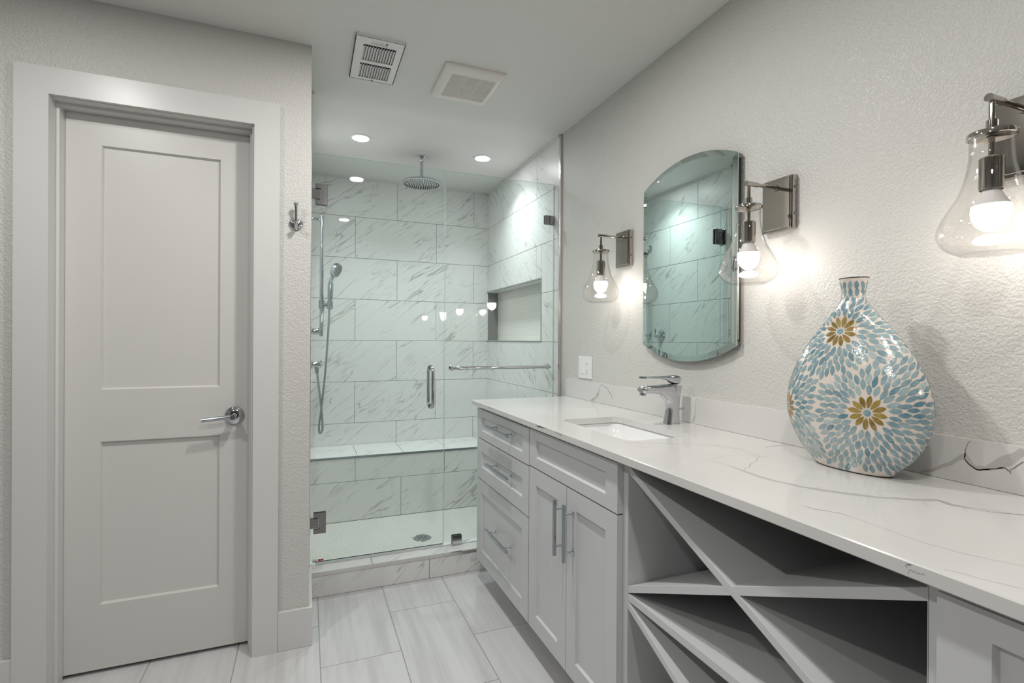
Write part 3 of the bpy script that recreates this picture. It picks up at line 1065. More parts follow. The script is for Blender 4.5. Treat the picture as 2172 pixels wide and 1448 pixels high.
    # drain
    t = thing('shower_drain', (.662, 3.1, ZP), 'round slotted chrome drain in the shower floor', 'drain')
    mb = MB()
    mb.lathe([(.0505, -.004), (.0505, .0015), (.044, .0025), (.044, .0005)], (.662, 3.1, ZP), (0, 0, 1), 40)
    mb.build('rim', M_BRUSH, t)
    mb = MB()
    mb.lathe([(.044, .0016), (0, .0016)], (.662, 3.1, ZP), (0, 0, 1), 40)
    g = mb.build('grate', M_BRUSH, t)
    mb = MB()
    for k in range(6):
        a = math.radians(60 * k)
        for rr_ in (.014, .026):
            x, y = .662 + rr_ * math.cos(a + rr_ * 20), 3.1 + rr_ * math.sin(a + rr_ * 20)
            mb.box(x - .0022, x + .0022, y - .0048, y + .0048, ZP + .0016, ZP + .0020)
    mb.build('slots', M_DARK, g, smooth=0)


# ------------------------------------------------------------------ vanity cabinets
def bar_pull(parent, y, z, length, vertical):
    """square-section bar pull with two round posts, on a door face"""
    xf = XD - .036
    mb = MB()
    s = .0052; L = length / 2
    if vertical: mb.box(xf - s, xf + s, y - s, y + s, z - L, z + L)
    else: mb.box(xf - s, xf + s, y - L, y + L, z - s, z + s)
    o = mb.build('pull_handle', M_BRUSH, parent, smooth=0, bevel=.001)
    q = L * .67
    for d in (-q, q):
        p = (0, d) if vertical else (d, 0)
        mb = MB()
        mb.lathe([(.0085, 0), (.0085, .003), (.0045, .006), (.0042, .034)], (XD, y + p[0], z + p[1]), (-1, 0, 0), 18)
        mb.build('post', M_CHROME, o)


def front(parent, name, y0, y1, z0, z1, fw=.062):
    mb = MB()
    fz = .0395 if z1 - z0 < .2 else .062
    shaker(mb, lambda u, v, w: (XD + w, u, v), y0, y1, z0, z1, [(y0 + fw, y1 - fw, z0 + fz, z1 - fz)], .0195, .009, .004)
    return mb.build(name, M_CAB, parent, smooth=0)


def carcass(parent, y0, y1):
    mb = MB()
    xb = W - .003
    mb.box(XF, XF + .019, y0, y1, .105, .92)
    mb.box(XF + .019, xb, y0, y0 + .018, .105, .92)
    mb.box(XF + .019, xb, y1 - .018, y1, .105, .92)
    mb.box(XF + .019, xb, y0 + .018, y1 - .018, .105, .123)
    mb.box(xb - .012, xb, y0 + .018, y1 - .018, .123, .92)
    c = mb.build('carcass', M_CAB, parent, smooth=0)
    mb = MB(); mb.box(XF + .075, XF + .093, y0, y1, 0, .105)
    mb.build('toe_kick', M_CAB, parent, smooth=0)
    return c


def build_vanity():
    # drawer stack
    t = thing('drawer_cabinet', (1.08, 2.18, 0), 'grey vanity cabinet of three stacked drawers next to the shower', 'cabinet')
    carcass(t, 1.8445, 2.517)
    for z0, z1, zh in ((.758, .906, .848), (.552, .7525, .670), (.130, .5465, .361)):
        d = front(t, 'drawer', 1.8535, 2.513, z0, z1, .066)
        bar_pull(d, 2.135, zh, .278, False)
    # sink cabinet
    s = thing('sink_cabinet', (1.08, 1.53, 0), 'grey vanity cabinet with two tall doors under the sink', 'cabinet')
    carcass(s, 1.2065, 1.8435)
    front(s, 'false_drawer', 1.2300, 1.8465, .763, .908)
    d = front(s, 'door', 1.5355, 1.8465, .130, .7575)
    bar_pull(d, 1.5535, .618, .190, True)
    d = front(s, 'door', 1.2300, 1.5325, .130, .7575)
    bar_pull(d, 1.4865, .620, .190, True)

    # crossed-shelf unit
    r = thing('wine_rack_cabinet', (1.08, .83, 0), 'open grey cabinet with crossed diagonal shelves beneath the vase', 'cabinet')
    y0, y1 = .4595, 1.2055
    xb = W - .003
    mb = MB()
    mb.box(XF, xb, y0 - .0, y0 + .001, .105, .92)
    mb.box(XF, xb, y1 - .001, y1, .105, .92)
    mb.box(XF, xb, y0, y1, .105, .125)
    mb.box(xb - .012, xb, y0, y1, .125, .92)
    mb.box(XF + .01, xb, y0, y1, .9055, .92)
    mb.build('carcass', M_CAB, r, smooth=0)
    mb = MB(); mb.box(XF + .075, XF + .093, y0, y1, 0, .105)
    mb.build('toe_kick', M_CAB, r, smooth=0)
    xk = xb - .013
    fn = lambda u, v, w: (w, u, v)
    def slat(name, ya, za, yb_, zb_, t=.0205, x0=XF):
        mb = MB()
        mb.prism([(ya, za - t / 2), (yb_, zb_ - t / 2), (yb_, zb_ + t / 2), (ya, za + t / 2)], fn, x0, xk)
        return mb.build(name, M_CAB, r, smooth=0, bevel=.0008)
    a, b = y1 - .001, y0 + .001
    slat('diagonal_shelf', a, .8945, b, .5560)       # falls to the right
    slat('diagonal_shelf', a, .5570, b, .8895, x0=XF + .0004)       # rises to the right
    slat('horizontal_shelf', a, .5352, b, .5352, .0205, x0=XF + .0002)
    slat('diagonal_shelf', a, .5135, b, .1750)
    slat('diagonal_shelf', a, .1470, b, .5135, x0=XF + .0004)

    # mirrored run to the right: sink base then drawers
    s = thing('sink_cabinet', (1.08, .14, 0), 'grey vanity cabinet at the right edge, beyond the crossed shelves', 'cabinet')
    carcass(s, -.1785, .4585)
    front(s, 'false_drawer', -.1815, .4380, .763, .908)
    d = front(s, 'door', -.1815, .1270, .130, .7575); bar_pull(d, .109, .618, .190, True)
    d = front(s, 'door', .1300, .4380, .130, .7575); bar_pull(d, .148, .618, .190, True)
    s = thing('drawer_cabinet', (1.08, -.51, 0), 'grey vanity drawer cabinet at the near end of the counter', 'cabinet')
    carcass(s, -.852, -.1795)
    for z0, z1, zh in ((.758, .906, .848), (.552, .7525, .670), (.130, .5465, .361)):
        d = front(s, 'drawer', -.848, -.1885, z0, z1, .066)
        bar_pull(d, -.52, zh, .278, False)


SX0, SX1, SY0, SY1 = .930, 1.192, 1.331, 1.788


def rrect(x0, x1, y0, y1, r, n=6):
    out = []
    for cx, cy, a0 in ((x1 - r, y0 + r, -90), (x1 - r, y1 - r, 0), (x0 + r, y1 - r, 90), (x0 + r, y0 + r, 180)):
        for k in range(n + 1):
            a = math.radians(a0 + 90 * k / n)
            out.append((cx + r * math.cos(a), cy + r * math.sin(a)))
    return out


def vein_strip(mb, pts, fn, widths, m, seed, jit=.0015, box=None):
    """irregular ribbon following pts (2d metres on the surface)"""
    rnd = random.Random(seed)
    P = []
    for i in range(len(pts) - 1):
        a, b = Vector(pts[i]), Vector(pts[i + 1])
        n = max(2, int((b - a).length / .006))
        for k in range(n):
            s = k / n
            w = widths[i] * (1 - s) + widths[i + 1] * s
            P.append((a.lerp(b, s), w))
    P.append((Vector(pts[-1]), widths[-1]))
    L, R = [], []
    ja = jb = 0.0; wv = 1.0
    for i, (p, w) in enumerate(P):
        q0 = P[max(i - 1, 0)][0]; q1 = P[min(i + 1, len(P) - 1)][0]
        t = q1 - q0
        if t.length < 1e-7: continue
        t.normalize(); n = Vector((-t.y, t.x))
        ja = ja * .82 + rnd.uniform(-1, 1) * jit
        wv = .7 * wv + .3 * rnd.uniform(.35, 1.7)
        c = p + n * ja
        for side, lst in ((1, L), (-1, R)):
            e = c + n * (side * w * wv / 2)
            if box: e = Vector((min(max(e.x, box[0]), box[1]), min(max(e.y, box[2]), box[3])))
            lst.append(e)
    for i in range(len(L) - 1):
        mb.poly([fn(*L[i]), fn(*L[i + 1]), fn(*R[i + 1]), fn(*R[i])], m)


def px_ray(u, v):
    """direction of a photograph pixel, used to read vein and marking positions off the photo"""
    u -= 1086; v -= 724
    u, v = u * math.cos(ROLL) + v * math.sin(ROLL), -u * math.sin(ROLL) + v * math.cos(ROLL)
    X = u / FPX; U = -v / FPX
    yd = math.cos(PITCH) - U * math.sin(PITCH); z = math.sin(PITCH) + U * math.cos(PITCH)
    return Vector((X * math.cos(YAW) + yd * math.sin(YAW), -X * math.sin(YAW) + yd * math.cos(YAW), z))


def on_top(u, v, z=CT):
    d = px_ray(u, v); k = (z - CAM_H) / d.z
    return (d.x * k, d.y * k)


def on_splash(u, v, x=W - .02):
    d = px_ray(u, v); k = x / d.x
    return (d.y * k, CAM_H + d.z * k)


def on_edge(u, v):
    return on_splash(u, v, XCF)


def build_counter():
    x1 = W - .001
    mb = MB()
    hole = rrect(SX0, SX1, SY0, SY1, .035, 8)
    # top and underside: quads between hole outline and outer rectangle
    n = len(hole)
    def outer(p):
        # project the hole point to the surrounding rectangle SX/SY box enlarged
        cx, cy = (SX0 + SX1) / 2, (SY0 + SY1) / 2
        dx, dy = p[0] - cx, p[1] - cy
        hx, hy = (SX1 - SX0) / 2 + .05, (SY1 - SY0) / 2 + .05
        k = min(hx / abs(dx) if abs(dx) > 1e-9 else 9e9, hy / abs(dy) if abs(dy) > 1e-9 else 9e9)
        return (cx + dx * k, cy + dy * k)
    bx0, bx1, by0, by1 = SX0 - .05, SX1 + .05, SY0 - .05, SY1 + .05
    ch = .002
    for z, ins in ((CT, ch), (CB, ch)):
        xa, ya, yb = XCF + ins, YEND + ins, YCE - ins
        ring_o = [outer(p) for p in hole]
        # snap corners
        for c in ((bx0, by0), (bx1, by0), (bx1, by1), (bx0, by1)):
            k = min(range(n), key=lambda i: (ring_o[i][0] - c[0]) ** 2 + (ring_o[i][1] - c[1]) ** 2)
            ring_o[k] = c
        for k in range(n):
            j = (k + 1) % n
            mb.poly([(*hole[k], z), (*hole[j], z), (*ring_o[j], z), (*ring_o[k], z)])
        mb.poly([(xa, ya, z), (x1, ya, z), (x1, by0, z), (xa, by0, z)])
        mb.poly([(xa, by1, z), (x1, by1, z), (x1, yb, z), (xa, yb, z)])
        mb.poly([(xa, by0, z), (bx0, by0, z), (bx0, by1, z), (xa, by1, z)])
        mb.poly([(bx1, by0, z), (x1, by0, z), (x1, by1, z), (bx1, by1, z)])
    # hole wall
    for k in range(n):
        j = (k + 1) % n
        mb.poly([(*hole[k], CT), (*hole[j], CT), (*hole[j], CB), (*hole[k], CB)])
    # outer edge with a small chamfer
    prof = [(0, CT), (ch, CT - ch), (ch, CB + ch), (0, CB)]
    for (o0, z0), (o1, z1) in zip(prof, prof[1:]):
        for (ax, ay, bx, by, nx, ny) in ((XCF, YEND, XCF, YCE, -1, 0), (XCF, YCE, x1, YCE, 0, 1), (x1, YEND, XCF, YEND, 0, -1)):
            def q(px, py, o):
                X = px if abs(px - x1) < 1e-6 else XCF + ch - o
                Y = py + (-ch + o if py > 1 else ch - o)
                return X, Y
            a0 = q(ax, ay, o0); b0 = q(bx, by, o0); a1 = q(ax, ay, o1); b1 = q(bx, by, o1)
            mb.poly([(*a0, z0), (*b0, z0), (*b1, z1), (*a1, z1)])
    # veins, as an inlay of the worktop
    k8 = lambda a, b: (1300 + a * .40147, 960 + b * .40147)
    k6 = lambda a, b: (1180 + a * .27624, 700 + b * .27624)
    fn = lambda x, y: (x, y, CT + .00012)
    T = lambda pts: [on_top(*p) for p in pts]
    V = []
    V.append((T([k8(*p) for p in ((480, 35), (540, 50), (600, 62), (690, 95), (780, 128), (860, 150), (1000, 180), (1100, 195), (1200, 210), (1400, 235), (1600, 247), (1720, 250), (1800, 275), (1900, 292), (2000, 305), (2172, 330))]),
              [.001, .0015, .002, .007, .012, .013, .013, .014, .014, .013, .013, .016, .011, .005, .004, .004], 0, .0010))
    V.append((T([k8(*p) for p in ((1720, 250), (1790, 275), (1880, 292), (1960, 305), (2050, 318), (2172, 328))]), [.001, .0022, .0012, .002, .0025, .0015], 1, .0022))
    V.append((T([k8(*p) for p in ((1000, 278), (1080, 300), (1120, 306), (1190, 318), (1260, 340))]), [.001, .0025, .002, .0018, .001], 1, .0018))
    V.append((T([k8(*p) for p in ((1260, 340), (1400, 390), (1600, 460), (1900, 540), (2172, 600))]), [.001, .0012, .001, .0012, .001], 0, .0015))
    V.append((T([k8(*p) for p in ((1750, 615), (1850, 640), (1950, 668), (2050, 690), (2172, 722))]), [.001, .0015, .001, .0016, .001], 0, .001))
    V.append((T([k6(*p) for p in ((480, 865), (700, 868), (950, 875), (1180, 880), (1300, 892), (1400, 915), (1500, 945), (1560, 972))]), [.002, .0025, .003, .003, .002, .002, .0015, .002], 0, .002))
    V.append((T([k6(*p) for p in ((1560, 972), (1520, 1020), (1480, 1048), (1430, 1075))]), [.002, .002, .003, .002], 0, .003))
    V.append((T([k6(*p) for p in ((1160, 997), (1220, 990), (1300, 966), (1440, 960), (1560, 972), (1620, 970))]), [.001, .0015, .0018, .0012, .0025, .001], 0, .002))
    V.append((T([k6(*p) for p in ((560, 885), (650, 897), (750, 901))]), [.001, .003, .001], 0, .001))
    V.append((T([k6(*p) for p in ((1180, 880), (1330, 905), (1430, 905))]), [.001, .0015, .001], 1, .002))
    V.append((T([k6(*p) for p in ((1600, 900), (1700, 885), (1830, 890))]), [.002, .010, .002], 0, .001))
    V.append((T([k6(*p) for p in ((10, 574), (130, 578), (220, 588), (310, 600))]), [.001, .002, .004, .002], 0, .001))
    V.append((T([k6(*p) for p in ((430, 660), (520, 648), (600, 644), (740, 640))]), [.001, .003, .003, .001], 0, .001))
    for i, (p, w, m, j) in enumerate(V):
        vein_strip(mb, p, fn, w, m + 1, 30 + i, j, (XCF + .003, W - .021, YEND + .01, YCE - .004))
    # marks on the front edge
    fe = lambda y, z: (XCF - .00012, y, z)
    R = random.Random(3)
    def blotch(px0, px1, pyf, amp, m):
        p = [on_edge(px0 + (px1 - px0) * k / 8, pyf + R.uniform(-2, 2)) for k in range(9)]
        p = [(q[0], min(max(q[1], CB + .006), CT - .006)) for q in p]
        vein_strip(mb, p, fe, [amp * R.uniform(.4, 1) for _ in p], m + 1, int(px0), .002, (YEND, YCE, CB + .003, CT - .003))
    blotch(1036, 1047, 863, .010, 0)
    blotch(1137, 1160, 896, .009, 0); blotch(1178, 1192, 908, .011, 0); blotch(1140, 1153, 898, .004, 1)
    blotch(1920, 1935, 1200, .003, 0); blotch(1924, 1960, 1213, .0025, 0)
    ob = mb.build('countertop', [M_QUARTZ, M_VEIN, M_VEIND], smooth=0)
    tag(ob, 'long white quartz vanity countertop with grey veining', 'countertop')

    # backsplash
    zs = 1.0438
    mb = MB(); mb.box(W - .02, W - .0005, YEND, 2.560, CT + .0008, zs)
    k7 = lambda a, b: (1640 + a * .3592, 560 + b * .3592)
    fs = lambda y, z: (W - .02012, y, z)
    S = lambda pts: [on_splash(*p) for p in pts]
    V = [(S([k7(*p) for p in ((870, 1242), (950, 1212), (1050, 1180), (1095, 1155), (1130, 1140), (1160, 1175), (1200, 1205), (1260, 1205), (1330, 1180), (1400, 1150), (1440, 1120), (1481, 1098))]),
          [.003, .006, .007, .008, .012, .012, .010, .012, .016, .018, .016, .014], 0, .0012),
         (S([k7(*p) for p in ((1130, 1140), (1133, 1100), (1145, 1070), (1165, 1043))]), [.0028, .0018, .0015, .001], 1, .0014),
         (S([k7(*p) for p in ((1130, 1140), (1160, 1178), (1200, 1212), (1260, 1212), (1320, 1212), (1370, 1208), (1400, 1225), (1405, 1240))]), [.002, .002, .0022, .0028, .003, .0035, .0035, .001], 1, .0014),
         (S([k7(*p) for p in ((1400, 1215), (1440, 1192), (1481, 1172))]), [.002, .0025, .0025], 1, .001),
         (S([k7(*p) for p in ((765, 1150), (768, 1180), (770, 1222))]), [.001, .002, .001], 1, .001),
         (S([k7(*p) for p in ((190, 1082), (225, 1068), (262, 1078))]), [.004, .010, .006], 0, .001),
         (S([k6(*p) for p in ((265, 545), (290, 530), (318, 500), (325, 480), (330, 450))]), [.012, .014, .010, .004, .002], 0, .001),
         (S([k6(*p) for p in ((310, 500), (325, 460), (345, 425), (368, 425), (385, 440), (400, 470), (420, 500), (432, 540))]), [.0035, .002, .002, .002, .0025, .0025, .003, .001], 1, .003),
         (S([k6(*p) for p in ((90, 372), (86, 420), (80, 498))]), [.001, .0016, .001], 0, .001),
         (S([k6(*p) for p in ((232, 402), (215, 450), (188, 520))]), [.001, .0016, .001], 0, .001),
         (S([k6(*p) for p in ((1078, 525), (1070, 580), (1068, 630), (1050, 690), (1040, 712))]), [.001, .0016, .0018, .0018, .001], 1, .002),
         (S([k6(*p) for p in ((1064, 660), (1052, 690), (1060, 716))]), [.001, .0014, .001], 1, .002)]
    for i, (p, w, m, j) in enumerate(V):
        p = [(a, min(max(b, CT + .003), zs - .002)) for a, b in p]
        vein_strip(mb, p, fs, w, m + 1, 60 + i, j, (YEND, 2.555, CT + .002, zs - .002))
    ob = mb.build('backsplash', [M_QUARTZ, M_VEIN, M_VEIND], smooth=0)
    tag(ob, 'low white quartz backsplash strip along the wall behind the counter', 'backsplash')

    # undermount basin
    t = thing('sink_basin', ((SX0 + SX1) / 2, (SY0 + SY1) / 2, CB), 'white ceramic undermount sink set in the quartz counter', 'sink')
    mb = MB()
    def ring(e, z, r): return [(x, y, z) for x, y in rrect(SX0 - e, SX1 + e, SY0 - e, SY1 + e, r, 8)]
    zt = CB - .0006
    mb.loft([ring(.03, zt - .012, .06), ring(.03, zt, .06), ring(.008, zt, .04), ring(.004, zt - .006, .042), ring(-.004, zt - .06, .05), ring(-.016, zt - .105, .055), ring(-.04, zt - .128, .06), ring(-.09, zt - .136, .03)], cap=False)
    mb.poly(ring(-.09, zt - .136, .03))
    mb.build('bowl', M_CERAMIC, t, smooth=60)
    mb = MB()
    cx, cy = (SX0 + SX1) / 2, (SY0 + SY1) / 2
    mb.lathe([(.0, .003), (.018, .003), (.022, .001), (.022, 0)], (cx, cy, zt - .1358), (0, 0, 1), 28)
    mb.build('drain_stopper', M_CHROME, t)


def build_faucet():
    y0 = 1.562
    zb = CT
    t = thing('faucet', (1.283, y0, zb), 'chrome single lever faucet with flat curved spout behind the sink', 'faucet')
    # loft of rounded rectangles running up the column then out over the sink
    def sec(c, t_, hw, hh, n=28, e=3.2):
        """superellipse section: centre c, tangent t_ in the xz plane, half depth hh in plane, half width hw along y"""
        t_ = Vector(t_).normalized()
        nn = Vector((t_.z, 0, -t_.x))
        out = []
        for k in range(n):
            a = 2 * math.pi * k / n
            ca, sa = math.cos(a), math.sin(a)
            u = math.copysign(abs(ca) ** (2 / e), ca); v = math.copysign(abs(sa) ** (2 / e), sa)
            out.append(Vector(c) + nn * (u * hh) + Vector((0, v * hw, 0)))
        return out
    S = []
    X = lambda x: x
    for (x, z, tx, tz, hw, hh) in (
            (1.282, zb, 0, 1, .0225, .0305), (1.282, zb + .004, 0, 1, .0222, .0302), (1.2845, zb + .03, 0, 1, .0202, .0270), (1.2865, zb + .06, -.02, 1, .0196, .0248),
            (1.286, zb + .085, -.12, 1, .0205, .0265), (1.279, zb + .108, -.45, 1, .0220, .0335), (1.262, zb + .1235, -1.0, .8, .0232, .0330), (1.240, zb + .1300, -1, .25, .0230, .0215),
            (1.215, zb + .1315, -1, .06, .0228, .0165), (1.185, zb + .1325, -1, .02, .0226, .0150), (1.158, zb + .1330, -1, .0, .0222, .0140), (1.145, zb + .1325, -1, -.05, .0205, .0120), (1.140, zb + .132, -1, -.05, .017, .008)):
        S.append(sec((x, y0, z), (tx, 0, tz), hw, hh))
    mb = MB(); mb.loft(S)
    # flat shoulder filling the upper back corner
    mb.loft([sec((1.2960, y0, zb + .080), (0, 0, 1), .0185, .0130), sec((1.2985, y0, zb + .115), (0, 0, 1), .0218, .0165), sec((1.300, y0, zb + .1455), (0, 0, 1), .0228, .020)])
    mb.build('body', M_CHROME, t, smooth=50)
    mb = MB()
    mb.cyl((1.153, y0, zb + .122), (1.150, y0, zb + .110), .0125, .0115, n=28)
    o = mb.build('aerator', M_CHROME, t)
    mb = MB()
    mb.cyl((1.286, y0, zb + .142), (1.286, y0, zb + .150), .0185, n=32)
    mb.build('cartridge_neck', M_BRUSH, t)
    mb = MB()
    L = []
    for (x, z, hw, hh) in ((1.314, zb + .166, .0155, .0125), (1.305, zb + .166, .0215, .0165), (1.285, zb + .167, .0228, .0165), (1.265, zb + .170, .0222, .0125), (1.245, zb + .1745, .0208, .0070),
                           (1.215, zb + .1765, .0190, .0050), (1.180, zb + .1770, .0172, .0042), (1.158, zb + .1772, .0160, .0038)):
        L.append(sec((x, y0, z), (-1, 0, 0), hw, hh, e=3.5))
    mb.loft(L)
    lv = mb.build('lever', M_CHROME, t, smooth=50)
    mb = MB(); mb.loft([sec((1.158, y0, zb + .1772), (-1, 0, 0), .0162, .0040), sec((1.146, y0, zb + .1773), (-1, 0, 0), .0155, .0036)])
    mb.build('lever_tip', M_HINGE, lv)
    mb = MB()
    mb.cyl((1.312, y0 - .004, zb + .055), (1.336, y0 - .004, zb + .055), .0036, n=14)
    mb.cyl((1.331, y0 - .004, zb + .055), (1.337, y0 - .004, zb + .055), .0055, n=14)
    mb.build('lift_rod', M_CHROME, t)


# ------------------------------------------------------------------ wall mirror, sconces, outlet
def mirror_outline(yc, hw, zs0, zs1, zc0, zc1, ins=0.0, n=28):
    """rounded top and bottom arcs between straight sides; (y,z)"""
    out = []
    h = hw - ins
    def arc(zside, zmid, sgn):
        s = abs(zmid - zside); R = (hw * hw + s * s) / (2 * s)
        cz = zmid - sgn * R
        r = R - ins
        return [(h * (1 - 2 * k / n), cz + sgn * math.sqrt(max(r * r - (h * (1 - 2 * k / n)) ** 2, 0))) for k in range(n + 1)]
    top = arc(zs1, zc1, 1)
    bot = arc(zs0, zc0, -1)
    return [(yc + y, z) for y, z in top] + [(yc + y, z) for y, z in reversed(bot)]


def build_mirror(yc, label):
    t = thing('mirror_cabinet', (W, yc, 1.57), label, 'mirror', 'arched wall mirrors')
    hw, a, b, c, d = .2595, 1.2435, 1.8990, 1.1785, 1.9640
    xf = 1.349
    o = mirror_outline(yc, hw, a, b, c, d)
    i = mirror_outline(yc, hw, a, b, c, d, .021)
    mb = MB()
    n = len(o)
    B = [mb.vert((xf + .0058, y, z)) for y, z in o]
    O = [mb.vert((xf + .0022, y, z)) for y, z in o]
    I = [mb.vert((xf, y, z)) for y, z in i]
    for k in range(n):
        j = (k + 1) % n
        mb.face((O[k], O[j], I[j], I[k]), 0)
        mb.face((B[k], B[j], O[j], O[k]), 1)
    mb.face(I, 0)
    mb.face(list(reversed(B)), 2)
    mb.build('mirror_glass', [M_MIRROR, M_GEDGE, M_RUBBER], t, smooth=0)
    mb = MB()
    h2 = hw - .006
    x0, x1 = xf + .0062, W - .0005
    mb.box(x0 + .004, x1, yc - h2 + .002, yc + h2 - .002, a + .004, b - .004)
    mb.build('cabinet_box', M_RUBBER, t, smooth=0)
    mb = MB()
    mb.box(x1 - .005, x1, yc - h2, yc + h2, a, b)
    mb.build('wall_flange', M_NICKEL, t, smooth=0)
    for z in (a + .004, b - .010):
        mb = MB(); mb.box(x0 - .0003, x1 - .005, yc - h2 - .001, yc - h2 + .018, z - .006, z + .010)
        mb.build('corner_bracket', M_HINGE, t, smooth=0, bevel=.001)
    mb = MB(); mb.cyl((x0 + .010, yc - h2 + .003, a + .02), (x0 + .010, yc - h2 + .003, a + .31), .0042, n=14)
    mb.build('support_rod', M_EDGE, t)


def build_sconce(yc, label):
    xs = W - .137
    t = thing('wall_sconce', (W, yc, 1.683), label, 'wall lamp', 'glass wall sconces along the vanity')
    mb = MB()
    p = .055; q = .0815; zc = 1.6830
    def rect(x, e): return [(x, yc - p + e, zc - q + e), (x, yc + p - e, zc - q + e), (x, yc + p - e, zc + q - e), (x, yc - p + e, zc + q - e)]
    mb.loft([rect(W - .0004, 0), rect(W - .0195, 0), rect(W - .0195, .003), rect(W - .0225, .003), rect(W - .0225, .006), rect(W - .0255, .0075)])
    bp = mb.build('backplate', M_NICKEL, t, smooth=0)
    for z in (zc + .045, zc - .035):
        mb = MB(); mb.cyl((W - .011, yc - p - .0015, z), (W - .011, yc - p + .001, z), .0040, n=14)
        mb.build('screw', M_HINGE, bp)
    za = 1.7355
    mb = MB()
    mb.cyl((W - .0255, yc, za), (W - .032, yc, za), .0105, .0095, n=24)
    mb.cyl((W - .030, yc, za), (xs - .004, yc, za), .0056, n=20)
    mb.cyl((xs + .034, yc, za), (xs - .012, yc, za), .0078, n=22)
    mb.build('arm', M_NICKEL, t)
    mb = MB()
    mb.cyl((xs, yc, za - .003), (xs, yc, 1.670), .0052, n=18)
    mb.cyl((xs, yc, 1.692), (xs, yc, 1.668), .0095, n=20)
    mb.build('stem', M_NICKEL, t)
    mb = MB()
    mb.lathe([(.008, .012), (.012, .0105), (.032, .008), (.0375, .006), (.0385, .003), (.0385, -.003), (.0355, -.0042), (.0335, -.0030), (.008, -.001)], (xs, yc, 1.6625), (0, 0, 1), 44)
    mb.build('shade_cap', M_NICKEL, t)
    mb = MB()
    mb.cyl((xs, yc, 1.662), (xs, yc, 1.618), .0055, n=18)
    mb.lathe([(.004, 1.6215), (.0165, 1.6205), (.0195, 1.618), (.0195, 1.557), (.0178, 1.5565), (.0178, 1.561)], (xs, yc, 0), (0, 0, 1), 32)
    mb.build('socket', M_NICKEL, t)
    # bulb: white neck, glowing globe
    mb = MB()
    mb.lathe([(.0135, 1.5600), (.0150, 1.553), (.0205, 1.542), (.0265, 1.532), (.0302, 1.5255)], (xs, yc, 0), (0, 0, 1), 32)
    nk = mb.build('bulb_neck', M_BULBN, t)
    mb = MB()
    R = .0310
    prof = [(.0302, 1.5255)] + [(R * math.cos(math.pi / 2 * k / 14), 1.5145 - .0400 * math.sin(math.pi / 2 * k / 14)) for k in range(15)]
    mb.lathe(prof, (xs, yc, 0), (0, 0, 1), 32)
    mb.build('bulb_globe', M_BULB, t)
    mb = MB()
    prof = [(.0338, 1.6605), (.0338, 1.64), (.0345, 1.62), (.0372, 1.60), (.0430, 1.575), (.0520, 1.548), (.0640, 1.527), (.0750, 1.507), (.0822, 1.490), (.0842, 1.477), (.0825, 1.463), (.0752, 1.449), (.0640, 1.439), (.0520, 1.4330), (.0480, 1.4300)]
    # spline-smooth the profile
    P = [Vector((a, b)) for a, b in prof]; sm = []
    for i in range(len(P) - 1):
        p0, p1, p2, p3 = P[max(i - 1, 0)], P[i], P[i + 1], P[min(i + 2, len(P) - 1)]
        for k in range(3):
            s = k / 3
            sm.append(.5 * ((2 * p1) + (p2 - p0) * s + (2 * p0 - 5 * p1 + 4 * p2 - p3) * s * s + (3 * p1 - p0 - 3 * p2 + p3) * s ** 3))
    sm.append(P[-1])
    th = .0022
    inner = [(a - th, b) for a, b in reversed([(q.x, q.y) for q in sm])]
    inner[0] = (inner[0][0], inner[0][1] + .003)
    full = [(q.x, q.y) for q in sm] + [(.0, 1.4300), (.0, 1.4330)] + inner + [(sm[0].x, sm[0].y)]
    mb.lathe(full, (xs, yc, 0), (0, 0, 1), 72)
    mb.build('glass_shade', M_SHADE, t, smooth=40, recalc=True)
    return t


def build_wallplate():
    yc, zc = 2.3695, 1.1135
    t = thing('wall_plate', (W, yc, zc), 'white double wall plate with rocker switch and outlet above the counter end', 'switch plate')
    mb = MB(); mb.box(W - .0058, W - .0004, yc - .0670, yc + .0670, zc - .0580, zc + .0580)
    mb.build('cover_plate', M_WHITE, t, smooth=0, bevel=.002)
    mb = MB()
    yr = yc + .024
    mb.prism([(-.033, -.0088), (.033, -.0058), (.033, -.0040), (-.033, -.0040)], lambda u, v, w: (W + v, yr + w, zc + u), -.0165, .0165)
    mb.build('rocker_switch', M_WHITE, t, smooth=0, bevel=.0008)
    mb = MB(); ys = yc - .024
    mb.box(W - .0078, W - .0050, ys - .0165, ys + .0165, zc - .033, zc + .033)
    o = mb.build('outlet', M_WHITE, t, smooth=0, bevel=.0008)
    for dz in (-.019, .019):
        mb = MB()
        for dy, hh in ((-.0055, .0045), (.0055, .0038)):
            mb.box(W - .0081, W - .0077, ys + dy - .0011, ys + dy + .0011, zc + dz - hh + .003, zc + dz + hh + .003)
        mb.cyl((W - .0081, ys, zc + dz - .0075), (W - .0077, ys, zc + dz - .0075), .0022, n=10)
        mb.build('socket_slots', M_DARK, o, smooth=0)


# ------------------------------------------------------------------ vase
VX, VY = 1.25, .85
VPROF = [(-.0002, .090), (.0118, .1025), (.0286, .1185), (.0453, .1345), (.0662, .1482), (.0871, .1590), (.108, .1668), (.1247, .1710), (.1456, .1730), (.1706, .1724), (.1915, .1693), (.2124, .1635), (.2333, .1560), (.2542, .1465), (.2751, .1355),
         (.296, .1227), (.3169, .1085), (.3378, .0925), (.3587, .0735), (.3796, .0548), (.3950, .0415), (.4050, .0335), (.4120, .0290), (.4213, .0262), (.4340, .0258), (.4450, .0275), (.4548, .0298), (.4694, .0330)]


